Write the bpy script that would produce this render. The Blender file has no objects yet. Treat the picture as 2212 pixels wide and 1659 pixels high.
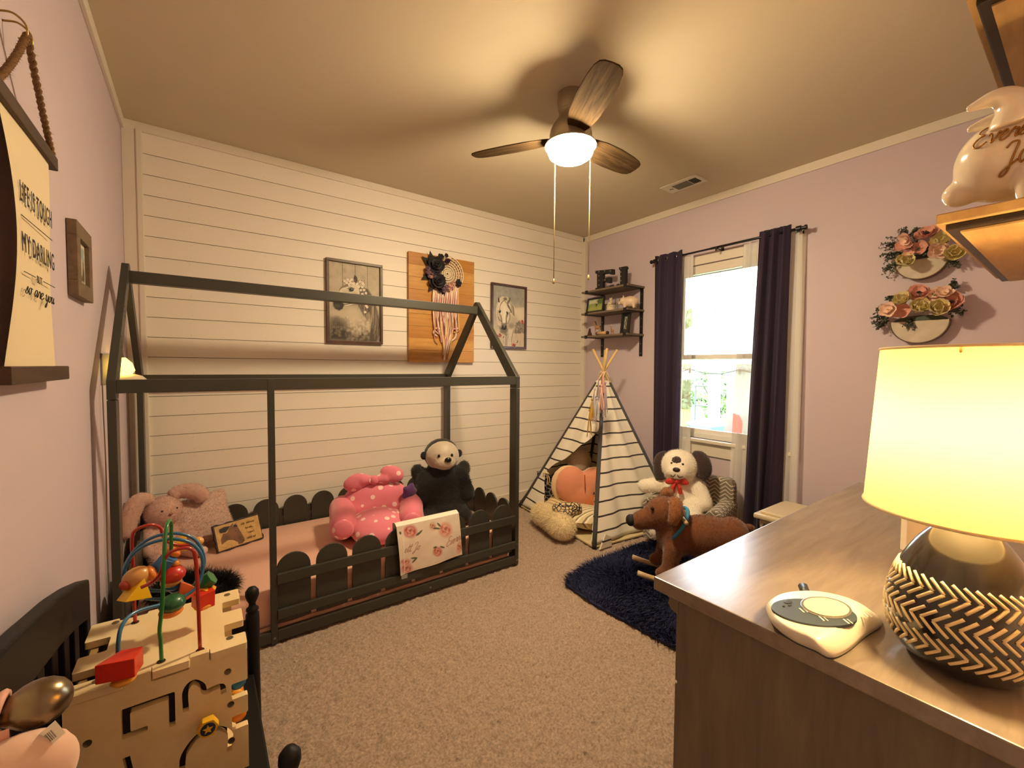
import bpy, bmesh, math, random
import numpy as np
from mathutils import Vector, Matrix, Euler
random.seed(7); rng = np.random.default_rng(7)
SC = bpy.context.scene
COL = SC.collection

# ---------------------------------------------------------------- camera
FPX, CXP, CYP = 925.3, 1106.0, 829.5
YAW, PITCH, ROLL = .6296, -.0394, .0074
CAM = np.array([-3.4196, -3.3713, 1.3270])
_fw = np.array([math.sin(YAW)*math.cos(PITCH), math.cos(YAW)*math.cos(PITCH), math.sin(PITCH)])
_r0 = np.array([math.cos(YAW), -math.sin(YAW), 0.]); _u0 = np.cross(_r0, _fw)
_r = math.cos(ROLL)*_r0 + math.sin(ROLL)*_u0
_u = -math.sin(ROLL)*_r0 + math.cos(ROLL)*_u0
cd = bpy.data.cameras.new('camera'); cam = bpy.data.objects.new('camera', cd); COL.objects.link(cam)
cam.matrix_world = Matrix(((_r[0], _u[0], -_fw[0], CAM[0]), (_r[1], _u[1], -_fw[1], CAM[1]), (_r[2], _u[2], -_fw[2], CAM[2]), (0, 0, 0, 1)))
cd.sensor_fit = 'HORIZONTAL'; cd.sensor_width = 36; cd.lens = FPX/2212*36; cd.clip_start = .02; cd.clip_end = 200
SC.camera = cam

# ---------------------------------------------------------------- world, exposure
SKY_STRENGTH = 6.0
FAN_STRENGTH = 92.0
LAMP_STRENGTH = 120.0
WARM = (1.0, .77, .45)
LAMP_WARM = (1.0, .70, .30)
w = bpy.data.worlds.new('overcast_sky'); SC.world = w; w.use_nodes = True
nt = w.node_tree; bg = nt.nodes['Background']
bg.inputs[0].default_value = (.80, .90, 1.0, 1); bg.inputs[1].default_value = SKY_STRENGTH
SC.view_settings.view_transform = 'Standard'; SC.view_settings.look = 'None'
SC.view_settings.exposure = 2.1; SC.view_settings.gamma = 1.0; SC.view_settings.use_curve_mapping = False
try:
    SC.cycles.use_denoising = True; SC.cycles.diffuse_bounces = 8; SC.cycles.max_bounces = 12; SC.cycles.sample_clamp_indirect = 6.0
    SC.cycles.caustics_reflective = False; SC.cycles.caustics_refractive = False
except Exception: pass

# ---------------------------------------------------------------- helpers
def lin(c):
    if isinstance(c, str): c = [int(c[i:i+2], 16) for i in (0, 2, 4)]
    c = np.asarray(c, float)/255.
    return np.where(c <= .04045, c/12.92, ((c+.055)/1.055)**2.4)
def _ray(x, y): return _fw + _r*(x-CXP)/FPX - _u*(y-CYP)/FPX
def _on(x, y, ax, v):
    d = _ray(x, y); return CAM + d*(v-CAM[ax])/d[ax]
def PX(x, y, v): return _on(x, y, 0, v)      # point of the room on the plane X = v seen at photo pixel (x, y)
def PY(x, y, v): return _on(x, y, 1, v)
def PZ(x, y, v): return _on(x, y, 2, v)
def PD(x, y, t): return CAM + _ray(x, y)*t

MATS = {}
def _base(key):
    m = bpy.data.materials.new(key); m.use_nodes = True; MATS[key] = m
    return m, m.node_tree, m.node_tree.nodes['Principled BSDF']
def _coords(nt, scale, kind='Object'):
    tc = nt.nodes.new('ShaderNodeTexCoord'); mp = nt.nodes.new('ShaderNodeMapping')
    nt.links.new(tc.outputs[kind], mp.inputs[0]); mp.inputs['Scale'].default_value = scale if hasattr(scale, '__len__') else (scale,)*3
    return mp.outputs[0]
def mat(key, rgb='808080', rough=.5, metal=0., var=None, bump=None, coat=0., spec=None, sheen=0., trans=0., emit=None, alpha=1., translucent=0.):
    if key in MATS: return MATS[key]
    m, nt, b = _base(key); L = nt.links; c = (*lin(rgb), 1)
    b.inputs['Base Color'].default_value = c; b.inputs['Roughness'].default_value = rough; b.inputs['Metallic'].default_value = metal
    if coat: b.inputs['Coat Weight'].default_value = coat; b.inputs['Coat Roughness'].default_value = .12
    if spec is not None: b.inputs['Specular IOR Level'].default_value = spec
    if sheen: b.inputs['Sheen Weight'].default_value = sheen; b.inputs['Sheen Roughness'].default_value = .5
    if trans: b.inputs['Transmission Weight'].default_value = trans
    if alpha < 1: b.inputs['Alpha'].default_value = alpha
    if emit: b.inputs['Emission Color'].default_value = (*emit[0], 1); b.inputs['Emission Strength'].default_value = emit[1]
    if var:
        n = nt.nodes.new('ShaderNodeTexNoise'); n.inputs['Scale'].default_value = 1; n.inputs['Detail'].default_value = 5
        L.new(_coords(nt, var[0]), n.inputs['Vector'])
        rp = nt.nodes.new('ShaderNodeValToRGB'); a = var[1]; base = lin(rgb)
        rp.color_ramp.elements[0].position = .3; rp.color_ramp.elements[1].position = .7
        rp.color_ramp.elements[0].color = (*(base*(1-a)), 1); rp.color_ramp.elements[1].color = (*np.minimum(base*(1+a), 1), 1)
        L.new(n.outputs['Fac'], rp.inputs[0]); L.new(rp.outputs[0], b.inputs['Base Color'])
    if bump:
        n = nt.nodes.new('ShaderNodeTexNoise'); n.inputs['Scale'].default_value = 1; n.inputs['Detail'].default_value = 3
        L.new(_coords(nt, bump[0]), n.inputs['Vector']); bp = nt.nodes.new('ShaderNodeBump')
        bp.inputs['Strength'].default_value = bump[1]; bp.inputs['Distance'].default_value = bump[2] if len(bump) > 2 else .003
        L.new(n.outputs['Fac'], bp.inputs['Height']); L.new(bp.outputs[0], b.inputs['Normal'])
    if translucent:
        tr = nt.nodes.new('ShaderNodeBsdfTranslucent'); tr.inputs[0].default_value = c
        mx = nt.nodes.new('ShaderNodeMixShader'); mx.inputs[0].default_value = translucent
        L.new(b.outputs[0], mx.inputs[1]); L.new(tr.outputs[0], mx.inputs[2]); L.new(mx.outputs[0], nt.nodes['Material Output'].inputs[0])
    return m
def wood(key, c1, c2, scale=(2, 30, 30), rough=.5, kind='Object', bump=.15, spec=None):
    if key in MATS: return MATS[key]
    m, nt, b = _base(key); L = nt.links
    co = _coords(nt, scale, kind)
    n = nt.nodes.new('ShaderNodeTexNoise'); n.inputs['Scale'].default_value = 1; n.inputs['Detail'].default_value = 8; n.inputs['Roughness'].default_value = .65; n.inputs['Distortion'].default_value = .6
    L.new(co, n.inputs['Vector'])
    rp = nt.nodes.new('ShaderNodeValToRGB'); rp.color_ramp.elements[0].position = .32; rp.color_ramp.elements[1].position = .68
    rp.color_ramp.elements[0].color = (*lin(c1), 1); rp.color_ramp.elements[1].color = (*lin(c2), 1)
    L.new(n.outputs['Fac'], rp.inputs[0]); L.new(rp.outputs[0], b.inputs['Base Color']); b.inputs['Roughness'].default_value = rough
    if spec is not None: b.inputs['Specular IOR Level'].default_value = spec
    bp = nt.nodes.new('ShaderNodeBump'); bp.inputs['Strength'].default_value = bump; bp.inputs['Distance'].default_value = .002
    L.new(n.outputs['Fac'], bp.inputs['Height']); L.new(bp.outputs[0], b.inputs['Normal'])
    return m
def colmat(key='printed_colour', rough=.7):
    if key in MATS: return MATS[key]
    m, nt, b = _base(key); a = nt.nodes.new('ShaderNodeAttribute'); a.attribute_name = 'Col'
    nt.links.new(a.outputs['Color'], b.inputs['Base Color']); b.inputs['Roughness'].default_value = rough
    return m

LOC = {}
def tag(o, label=None, cat=None, group=None, kind=None):
    if label: o['label'] = label
    if cat: o['category'] = cat
    if group: o['group'] = group
    if kind: o['kind'] = kind
    return o
def thing(name, loc, label, cat, group=None):
    o = bpy.data.objects.new(name, None); o.empty_display_size = .05; COL.objects.link(o)
    o.location = loc; LOC[o.name] = np.asarray(loc, float)
    return tag(o, label, cat, group)
def basis(d, up=(0, 0, 1)):
    d = np.asarray(d, float); d = d/np.linalg.norm(d); up = np.asarray(up, float)
    if abs(d@up) > .98: up = np.array([1., 0, 0])
    x = np.cross(up, d); x /= np.linalg.norm(x); return np.array([x, np.cross(d, x), d])   # rows: side, up, dir
def rot(rx=0, ry=0, rz=0): return np.array(Euler((rx, ry, rz)).to_matrix())
def smooth_path(pts, n=8, closed=False):
    P = [np.asarray(p, float) for p in pts]; out = []
    N = len(P)
    rngk = range(N if closed else N-1)
    for i in rngk:
        p0 = P[(i-1) % N] if (closed or i > 0) else 2*P[0]-P[1]; p1 = P[i]; p2 = P[(i+1) % N]
        p3 = P[(i+2) % N] if (closed or i+2 < N) else 2*P[-1]-P[-2]
        for k in range(n):
            t = k/n
            out.append(.5*((2*p1)+(-p0+p2)*t+(2*p0-5*p1+4*p2-p3)*t*t+(-p0+3*p1-3*p2+p3)*t**3))
    if not closed: out.append(P[-1])
    return out
class G:
    def __init__(s): s.V = []; s.F = []; s.n = 0; s.fm = []
    def add(s, V, F, m=0):
        V = np.asarray(V, float).reshape(-1, 3); s.V.append(V); s.F += [tuple(int(i)+s.n for i in f) for f in F]; s.fm += [m]*len(F); s.n += len(V); return s
    def box(s, c, d, R=None, m=0):
        d = np.asarray(d, float)/2
        V = np.array([[x, y, z] for z in (-1, 1) for y in (-1, 1) for x in (-1, 1)])*d
        if R is not None: V = V@np.asarray(R).T
        return s.add(V+np.asarray(c), [(0, 2, 3, 1), (4, 5, 7, 6), (0, 1, 5, 4), (2, 6, 7, 3), (0, 4, 6, 2), (1, 3, 7, 5)], m)
    def bx(s, x0, x1, y0, y1, z0, z1, m=0): return s.box(((x0+x1)/2, (y0+y1)/2, (z0+z1)/2), (abs(x1-x0), abs(y1-y0), abs(z1-z0)), None, m)
    def bar(s, p0, p1, w, h, up=(0, 0, 1), m=0):
        p0 = np.asarray(p0, float); p1 = np.asarray(p1, float); B = basis(p1-p0, up); L = np.linalg.norm(p1-p0)
        return s.box((p0+p1)/2, (w, h, L), B.T, m)
    def tube(s, pts, r, n=8, cap=True, m=0, closed=False):
        P = np.array(pts, float); N = len(P); rr = np.broadcast_to(np.asarray(r, float), (N,))
        T = np.gradient(P, axis=0) if not closed else np.roll(P, -1, 0)-np.roll(P, 1, 0)
        T /= np.linalg.norm(T, axis=1)[:, None]+1e-12
        up = np.array([0, 0, 1.]) if abs(T[0][2]) < .9 else np.array([1., 0, 0])
        x = np.cross(up, T[0]); x /= np.linalg.norm(x); V = []
        a = np.arange(n)*2*math.pi/n
        for i in range(N):
            x = x-T[i]*(x@T[i]); x /= np.linalg.norm(x)+1e-12; y = np.cross(T[i], x)
            V.append(P[i]+rr[i]*(np.cos(a)[:, None]*x+np.sin(a)[:, None]*y))
        F = [(i*n+j, i*n+(j+1) % n, (i+1)*n+(j+1) % n, (i+1)*n+j) for i in range(N-1) for j in range(n)]
        if closed: F += [((N-1)*n+j, (N-1)*n+(j+1) % n, (j+1) % n, j) for j in range(n)]
        elif cap: F += [tuple(range(n))[::-1], tuple((N-1)*n+j for j in range(n))]
        return s.add(np.concatenate(V), F, m)
    def lathe(s, prof, c=(0, 0, 0), d=(0, 0, 1), n=24, m=0, up=(0, 0, 1), cap=True):
        B = basis(d, up); a = np.arange(n)*2*math.pi/n; V = []
        for r, h in prof: V.append(np.stack([np.cos(a)*r, np.sin(a)*r, np.full(n, h)], 1)@B+np.asarray(c))
        k = len(prof)
        F = [(i*n+j, i*n+(j+1) % n, (i+1)*n+(j+1) % n, (i+1)*n+j) for i in range(k-1) for j in range(n)]
        if cap: F += [tuple(range(n))[::-1], tuple((k-1)*n+j for j in range(n))]
        return s.add(np.concatenate(V), F, m)
    def ell(s, c, r, R=None, n=14, m=0):
        r = np.broadcast_to(np.asarray(r, float), (3,)); V = [[0, 0, -1]]; k = n//2
        for i in range(1, k):
            t = -math.pi/2+math.pi*i/k
            V += [[math.cos(t)*math.cos(2*math.pi*j/n), math.cos(t)*math.sin(2*math.pi*j/n), math.sin(t)] for j in range(n)]
        V.append([0, 0, 1]); V = np.array(V)*r
        if R is not None: V = V@np.asarray(R).T
        F = [(0, 1+(j+1) % n, 1+j) for j in range(n)]
        for i in range(k-2): F += [(1+i*n+j, 1+i*n+(j+1) % n, 1+(i+1)*n+(j+1) % n, 1+(i+1)*n+j) for j in range(n)]
        e = len(V)-1; F += [(e, 1+(k-2)*n+j, 1+(k-2)*n+(j+1) % n) for j in range(n)]
        return s.add(V+np.asarray(c), F, m)
    def caps(s, p0, p1, r0, r1, n=14):
        p0 = np.asarray(p0, float); p1 = np.asarray(p1, float); L = np.linalg.norm(p1-p0); prof = []
        for i in range(5): t = -math.pi/2+math.pi/2*i/4; prof.append((max(r0*math.cos(t), 1e-4), r0*math.sin(t)))
        for i in range(5): t = math.pi/2*i/4; prof.append((max(r1*math.cos(t), 1e-4), L+r1*math.sin(t)))
        return s.lathe(prof, p0, p1-p0, n)
    def prism(s, poly, o, ux, uy, th, m=0):
        o = np.asarray(o, float); ux = np.asarray(ux, float); uy = np.asarray(uy, float); nz = np.cross(ux, uy); nz /= np.linalg.norm(nz)
        A = np.array([o+p[0]*ux+p[1]*uy for p in poly]); k = len(A)
        F = [tuple(range(k))[::-1], tuple(range(k, 2*k))]+[(i, (i+1) % k, k+(i+1) % k, k+i) for i in range(k)]
        return s.add(np.concatenate([A, A+nz*th]), F, m)
    def grid(s, fn, nu, nv, m=0):
        V = [fn(i/nu, j/nv) for j in range(nv+1) for i in range(nu+1)]
        return s.add(V, [(j*(nu+1)+i, j*(nu+1)+i+1, (j+1)*(nu+1)+i+1, (j+1)*(nu+1)+i) for j in range(nv) for i in range(nu)], m)
    def disc(s, c, r, nrm=(0, 0, 1), n=20, m=0):
        B = basis(nrm); a = np.arange(n)*2*math.pi/n
        return s.add(np.cos(a)[:, None]*B[0]*r+np.sin(a)[:, None]*B[1]*r+np.asarray(c), [tuple(range(n))], m)
    def arr(s): return np.concatenate(s.V), s.F
def make_mesh(name, V, F, smooth=False, bev=0., fm=None, bang=35):
    me = bpy.data.meshes.new(name); me.from_pydata([tuple(v) for v in V], [], [tuple(f) for f in F])
    if fm is not None and any(fm): me.polygons.foreach_set('material_index', fm)
    if bev > 0:
        bm = bmesh.new(); bm.from_mesh(me)
        es = [e for e in bm.edges if len(e.link_faces) == 2 and e.calc_face_angle(0) > math.radians(bang)]
        bmesh.ops.bevel(bm, geom=es, offset=bev, segments=2, affect='EDGES', profile=.6, clamp_overlap=True)
        bm.to_mesh(me); bm.free()
    me.polygons.foreach_set('use_smooth', [bool(smooth)]*len(me.polygons)); me.update()
    return me
def obj(name, g, m, parent=None, smooth=False, bev=0., origin=None, label=None, cat=None, group=None, kind=None, sub=0, solid=0., auto=None):
    V, F = g.arr() if isinstance(g, G) else g
    V = np.asarray(V, float); fm = g.fm if isinstance(g, G) else None
    if origin is None:
        lo, hi = V.min(0), V.max(0); origin = (lo+hi)/2
        if parent is None: origin = np.array([origin[0], origin[1], lo[2]])
    origin = np.asarray(origin, float)
    me = make_mesh(name, V-origin, F, smooth, bev, fm)
    for mm in (m if isinstance(m, (list, tuple)) else [m]): me.materials.append(mm)
    o = bpy.data.objects.new(name, me); COL.objects.link(o); LOC[o.name] = origin
    if parent is not None: o.parent = parent; o.location = origin-LOC[parent.name]
    else: o.location = origin
    if sub: md = o.modifiers.new('sub', 'SUBSURF'); md.levels = sub; md.render_levels = sub
    if solid: md = o.modifiers.new('solid', 'SOLIDIFY'); md.thickness = solid; md.offset = 0
    if auto is not None:
        for p in me.polygons: p.use_smooth = True
        try: me.set_sharp_from_angle(angle=math.radians(auto))
        except Exception: pass
    return tag(o, label, cat, group, kind)
def inst(src, at, parent, R=None, scale=None):       # another piece that shares its mesh
    o = src.copy(); COL.objects.link(o); o.parent = parent; LOC[o.name] = np.asarray(at, float)
    o.location = np.asarray(at, float)-(LOC[parent.name] if parent is not None else 0)
    if R is not None: o.rotation_euler = R
    if scale is not None: o.scale = scale
    return o
def blob(g, voxel=.012, smooth_it=6):                # one continuous skin over overlapping volumes
    V, F = g.arr(); me = make_mesh('tmp', V, F); o = bpy.data.objects.new('tmp', me); COL.objects.link(o)
    md = o.modifiers.new('r', 'REMESH'); md.mode = 'VOXEL'; md.voxel_size = voxel
    md = o.modifiers.new('s', 'SMOOTH'); md.factor = .5; md.iterations = smooth_it
    dg = bpy.context.evaluated_depsgraph_get(); ev = o.evaluated_get(dg); em = ev.to_mesh()
    V = np.empty(len(em.vertices)*3); em.vertices.foreach_get('co', V); F = [tuple(p.vertices) for p in em.polygons]
    ev.to_mesh_clear(); bpy.data.objects.remove(o); bpy.data.meshes.remove(me)
    return V.reshape(-1, 3), F
def fuzz(VF, n, length, width, spread=.6, droop=0., comb=None):   # short pile standing on the skin
    V, F = VF; T = []
    for f in F:
        for i in range(1, len(f)-1): T.append((f[0], f[i], f[i+1]))
    T = np.array(T); A, B, C = V[T[:, 0]], V[T[:, 1]], V[T[:, 2]]; N = np.cross(B-A, C-A); ar = np.linalg.norm(N, axis=1); N /= ar[:, None]+1e-12
    k = rng.choice(len(T), n, p=ar/ar.sum()); u = rng.random((n, 1)); v = rng.random((n, 1)); s = u+v > 1; u = np.where(s, 1-u, u); v = np.where(s, 1-v, v)
    P = A[k]+u*(B-A)[k]+v*(C-A)[k]; D = N[k]+spread*rng.normal(size=(n, 3)); D[:, 2] -= droop
    if comb is not None: D += np.asarray(comb)
    D /= np.linalg.norm(D, axis=1)[:, None]; S = np.cross(D, rng.normal(size=(n, 3))); S /= np.linalg.norm(S, axis=1)[:, None]+1e-9
    L = length*(.6+.8*rng.random((n, 1))); P = P-D*length*.15
    W = np.concatenate([P-S*width, P+S*width, P+D*L]); b = len(V)
    return np.concatenate([V, W]), list(F)+[(b+i, b+n+i, b+2*n+i) for i in range(n)]
def text(name, s, o, ux, uy, size, m, parent=None, th=.0015, narrow=1., shear=0., align='LEFT', spacing=1., bold=0.):
    cu = bpy.data.curves.new(name, 'FONT'); cu.body = s; cu.size = size; cu.shear = shear; cu.align_x = align; cu.space_character = spacing; cu.extrude = th/2; cu.offset = bold
    t = bpy.data.objects.new('tmp', cu); COL.objects.link(t)
    dg = bpy.context.evaluated_depsgraph_get(); ev = t.evaluated_get(dg); em = ev.to_mesh()
    V = np.empty(len(em.vertices)*3); em.vertices.foreach_get('co', V); V = V.reshape(-1, 3); F = [tuple(p.vertices) for p in em.polygons]
    ev.to_mesh_clear(); bpy.data.objects.remove(t)
    ux = np.asarray(ux, float); uy = np.asarray(uy, float); nz = np.cross(ux, uy); nz /= np.linalg.norm(nz)
    W = np.asarray(o, float)+V[:, :1]*ux*narrow+V[:, 1:2]*uy+V[:, 2:]*nz
    return obj(name, (W, F), m, parent)
# single-stroke handwriting: letters on a unit x-height cell
STROKES = {
 'E': (.95, [[(.9, 1.75), (.6, 2.0), (.2, 1.8), (.2, 1.35), (.6, 1.08), (.25, .95), (.0, .5), (.2, .05), (.6, 0), (.95, .3)]]),
 'v': (.75, [[(0, .85), (.12, 1.), (.25, .6), (.35, .02), (.55, .5), (.65, .98), (.78, .85)]]),
 'e': (.65, [[(0, .3), (.3, .5), (.5, .8), (.3, 1.), (.08, .6), (.15, .1), (.4, 0), (.65, .3)]]),
 'r': (.6, [[(0, .2), (.2, .95), (.28, 1.0), (.3, .85), (.5, .88), (.45, .4), (.5, .05), (.66, .25)]]),
 't': (.5, [[(0, .25), (.3, 1.2), (.38, 1.75), (.25, 1.0), (.15, .2), (.28, 0), (.52, .25)], [(.0, 1.15), (.55, 1.3)]]),
 'J': (.9, [[(.1, 1.5), (.4, 1.95), (.75, 1.8), (.6, .8), (.4, -.4), (.05, -.7), (.1, -.35), (.9, .35)]]),
 'o': (.7, [[(.5, .95), (.2, .9), (.08, .4), (.28, 0), (.5, .35), (.48, .85), (.45, .95), (.72, .85)]]),
 's': (.55, [[(0, .1), (.3, 1.0), (.35, .6), (.45, .25), (.25, 0), (.05, .1)]]),
 'a': (.75, [[(.55, .9), (.3, 1.), (.08, .5), (.2, .02), (.45, .4), (.58, .95), (.55, .2), (.65, .02), (.8, .3)]]),
 'y': (.7, [[(0, .8), (.1, 1.), (.12, .3), (.3, .05), (.5, .5), (.58, 1.), (.5, 0), (.3, -.9), (.1, -.8), (.3, -.3), (.75, .3)]]),
 'u': (.75, [[(0, .7), (.1, 1.), (.1, .3), (.25, .02), (.45, .4), (.55, 1.), (.55, .2), (.65, .02), (.8, .3)]]),
 ' ': (.5, []),
}
def script_paths(s, size, slant=.25):
    x = 0; out = []
    for ch in s:
        wd, st = STROKES[ch]
        for q in st: out.append([np.array([(x+p[0]+slant*p[1])*size, p[1]*size]) for p in smooth_path([(a, b, 0) for a, b in q], 5)])
        x += wd
    return out, x*size
def script(name, s, o, ux, uy, size, r, m, parent, slant=.25, surf=None):
    g = G(); o = np.asarray(o, float); ux = np.asarray(ux, float); uy = np.asarray(uy, float)
    for q in script_paths(s, size, slant)[0]:
        P = [surf(p[0], p[1]) if surf else o+p[0]*ux+p[1]*uy for p in q]
        g.tube(P, r, 5)
    return obj(name, g, m, parent, smooth=True)
def inpoly(px, py, poly):
    ins = np.zeros(px.shape, bool); n = len(poly)
    for i in range(n):
        x0, y0 = poly[i]; x1, y1 = poly[(i+1) % n]
        c = ((y0 > py) != (y1 > py)) & (px < (x1-x0)*(py-y0)/(y1-y0+1e-12)+x0); ins ^= c
    return ins
class Paint:                                          # a flat print: soft shapes laid into a fine colour grid
    def __init__(s, quad, nx, ny, bgc):               # quad: TL TR BR BL in the pixels the shapes are given in
        s.nx, s.ny = nx, ny; u = np.linspace(0, 1, nx+1); v = np.linspace(0, 1, ny+1); s.U, s.Vv = np.meshgrid(u, v)
        q = np.array(quad, float); U = s.U[..., None]; W = s.Vv[..., None]
        P = q[0]*(1-U)*(1-W)+q[1]*U*(1-W)+q[2]*U*W+q[3]*(1-U)*W; s.X, s.Y = P[..., 0], P[..., 1]
        s.C = np.ones(s.X.shape+(3,))*lin(bgc)
        s.k = np.abs(s.X[0, 1]-s.X[0, 0])
    def _mix(s, a, c): s.C = s.C*(1-a[..., None])+lin(c)*a[..., None]
    def poly(s, pts, c, a=1., soft=0):
        if soft <= 0: return s._mix(inpoly(s.X, s.Y, pts)*a, c)
        d = np.full(s.X.shape, 1e9); n = len(pts)
        for i in range(n):
            p = np.array(pts[i], float); e = np.array(pts[(i+1) % n], float)-p
            t = np.clip(((s.X-p[0])*e[0]+(s.Y-p[1])*e[1])/(e@e+1e-9), 0, 1); d = np.minimum(d, np.hypot(s.X-p[0]-t*e[0], s.Y-p[1]-t*e[1]))
        d = np.where(inpoly(s.X, s.Y, pts), d, -d); s._mix(np.clip(.5+d/(2*soft), 0, 1)*a, c)
    def ell(s, x, y, rx, ry, c, a=1., soft=.3, ang=0.):
        ca, sa = math.cos(ang), math.sin(ang); dx = s.X-x; dy = s.Y-y
        d = np.sqrt(((dx*ca+dy*sa)/rx)**2+((-dx*sa+dy*ca)/ry)**2); s._mix(np.clip((1-d)/soft+.5, 0, 1)*a, c)
    def line(s, pts, wd, c, a=1., curve=True):
        if curve and len(pts) > 2: pts = [p[:2] for p in smooth_path([(x, y, 0) for x, y in pts], 5)]
        d = np.full(s.X.shape, 1e9)
        for i in range(len(pts)-1):
            p = np.array(pts[i], float); e = np.array(pts[i+1], float)-p; t = np.clip(((s.X-p[0])*e[0]+(s.Y-p[1])*e[1])/(e@e+1e-9), 0, 1)
            d = np.minimum(d, np.hypot(s.X-p[0]-t*e[0], s.Y-p[1]-t*e[1]))
        s._mix(np.clip((wd-d)/max(s.k, 1e-6)+.5, 0, 1)*a, c)
    def noise(s, amt, sc=20, seed=1):
        r = np.random.default_rng(seed); n = r.normal(size=(s.ny//sc+3, s.nx//sc+3)); yi = s.Vv*(s.ny/sc); xi = s.U*(s.nx/sc)
        y0 = yi.astype(int); x0 = xi.astype(int); fy = yi-y0; fx = xi-x0
        v = n[y0, x0]*(1-fx)*(1-fy)+n[y0, x0+1]*fx*(1-fy)+n[y0+1, x0]*(1-fx)*fy+n[y0+1, x0+1]*fx*fy
        s.C = np.clip(s.C*(1+amt*v[..., None]), 0, 1)
    def contrast(s, k, m=1.): s.C = np.clip(s.C**k*m, 0, 1)
    def build(s, name, fn, parent=None, rough=.7, key='printed_colour', **kw):   # fn(u, v) -> point, v down
        P = fn(s.U.ravel()[:, None], s.Vv.ravel()[:, None]); n1 = s.nx+1
        F = [(j*n1+i, (j+1)*n1+i, (j+1)*n1+i+1, j*n1+i+1) for j in range(s.ny) for i in range(s.nx)]
        o = obj(name, (P, F), colmat(key, rough), parent, smooth=True, **kw)
        at = o.data.color_attributes.new('Col', 'FLOAT_COLOR', 'POINT'); at.data.foreach_set('color', np.concatenate([s.C.reshape(-1, 3), np.ones((s.C.shape[0]*s.C.shape[1], 1))], 1).ravel())
        return o
# ---------------------------------------------------------------- the room
L, W, H = 3.764, 3.45, 2.742
lilac = mat('lilac_paint', 'C8BAC6', .75, bump=(160, .12, .002))
white = mat('white_trim_paint', 'DDD6CB', .45)
shipm = mat('white_shiplap_paint', 'E6E0D8', .5, var=((.6, 3, 8), .03))
gapm = mat('dark_joint', '6A5A48', .9)
ceilm = mat('flat_ceiling_paint', 'C9BEA8', .9, bump=(220, .15, .002))
# carpet: a displaced pile
nx, ny = 470, 430
xs = np.linspace(-L-.01, .01, nx+1); ys = np.linspace(-W-.01, .01, ny+1); XX, YY = np.meshgrid(xs, ys)
h = rng.random(XX.shape)*.010
sm = rng.random(XX.shape)
for _ in range(3): sm = (sm+np.roll(sm, 1, 0)+np.roll(sm, -1, 0)+np.roll(sm, 1, 1)+np.roll(sm, -1, 1))/5
h += (sm-.5)*.03
V = np.stack([XX+rng.normal(size=XX.shape)*.0016, YY+rng.normal(size=XX.shape)*.0016, h-.013], -1).reshape(-1, 3)
F = [(j*(nx+1)+i, j*(nx+1)+i+1, (j+1)*(nx+1)+i+1, (j+1)*(nx+1)+i) for j in range(ny) for i in range(nx)]
carpet = mat('tan_carpet', 'A68F7F', .95, var=(110, .36), bump=(420, .8, .004), sheen=.2)
fl = obj('floor', (V, F), carpet, smooth=True, origin=(-L/2, -W/2, 0), kind='structure')
obj('ceiling', G().bx(-L-.1, .12, -W-.1, .1, H, H+.1), ceilm, kind='structure')
# shiplap wall: each board is a piece
wb = obj('wall_back', G().bx(-L-.1, .12, .012, .1, -.2, H), gapm, kind='structure')
PITCHB = .12; Z0 = (2.5307+.46)*.9
bd = None
for k in range(-1, 26):
    zt = Z0-k*PITCHB-.0015 if k >= 0 else H-.002; zb = max(Z0-(k+1)*PITCHB+.0015, .0)
    if zt-zb < .02: continue
    zc = (zt+zb)/2
    if k == -1 or k == 24 or bd is None or abs((zt-zb)-.117) > .001:
        o = obj('board', G().bx(-L+.06, -.03, 0, .012, zb, zt), shipm, wb, bev=.0012)
        if k == 0: bd = o
    else: inst(bd, (LOC[bd.name][0], LOC[bd.name][1], zc), wb)
nailm = mat('filled_nail', '8A7258', .8); nail = None
for x in (-3.46, -3.05, -2.65, -2.24, -1.83, -1.42):
    for k in range(20):
        for dz in (.022, .098):
            q = np.array((x+.004*((k*7) % 3), -.0003, Z0-k*PITCHB-dz))
            if nail is None: nail = obj('nail', G().disc((0, 0, 0), .0016, (0, -1, 0), 6), nailm, wb, origin=(0, 0, 0)); nail.location = q-LOC[wb.name]
            else: inst(nail, q, wb)
obj('trim_1', G().bx(-L, -.0, -.016, .004, 2.690, H), white, kind='structure', bev=.003)
obj('trim_2', G().bx(-L, -3.694, -.014, .004, 0, 2.735).bx(-3.70, -3.672, -.022, .004, 0, 2.70), white, kind='structure', bev=.004)
obj('trim_3', G().bx(-.034, .0, -.016, .004, 0, 2.735), white, kind='structure', bev=.003)
# window wall with its opening
WY0, WY1, WZ0, WZ1 = -2.07, -1.10, .735, 2.20
wr = G().bx(0, .12, -W-.1, WY0, -.2, H).bx(0, .12, WY1, .1, -.2, H).bx(0, .12, WY0, WY1, -.2, WZ0).bx(0, .12, WY0, WY1, WZ1, H)
obj('wall_right', wr, lilac, kind='structure')
obj('wall_left', G().bx(-L-.1, -L, -W-.1, .1, -.2, H), lilac, kind='structure')
obj('wall_front', G().bx(-L, .0, -W-.1, -W, -.2, H), lilac, kind='structure')
obj('trim_4', G().bx(-.016, .0, -W, 0, 2.684, H), white, kind='structure', bev=.003)
obj('trim_5', G().bx(-L, -L+.016, -W, 0, 2.684, H), white, kind='structure', bev=.003)
obj('trim_6', G().bx(-.034, -.0, -.05, -.016, 0, 2.69), white, kind='structure', bev=.003)
for nm, g in (('baseboard_back', G().bx(-3.67, -.035, -.014, 0, 0, .09)), ('baseboard_right', G().bx(-.014, 0, -W, -.02, 0, .09)), ('baseboard_left', G().bx(-L, -L+.014, -W, -.02, 0, .09))):
    obj(nm, g, white, kind='structure', bev=.003)
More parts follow.
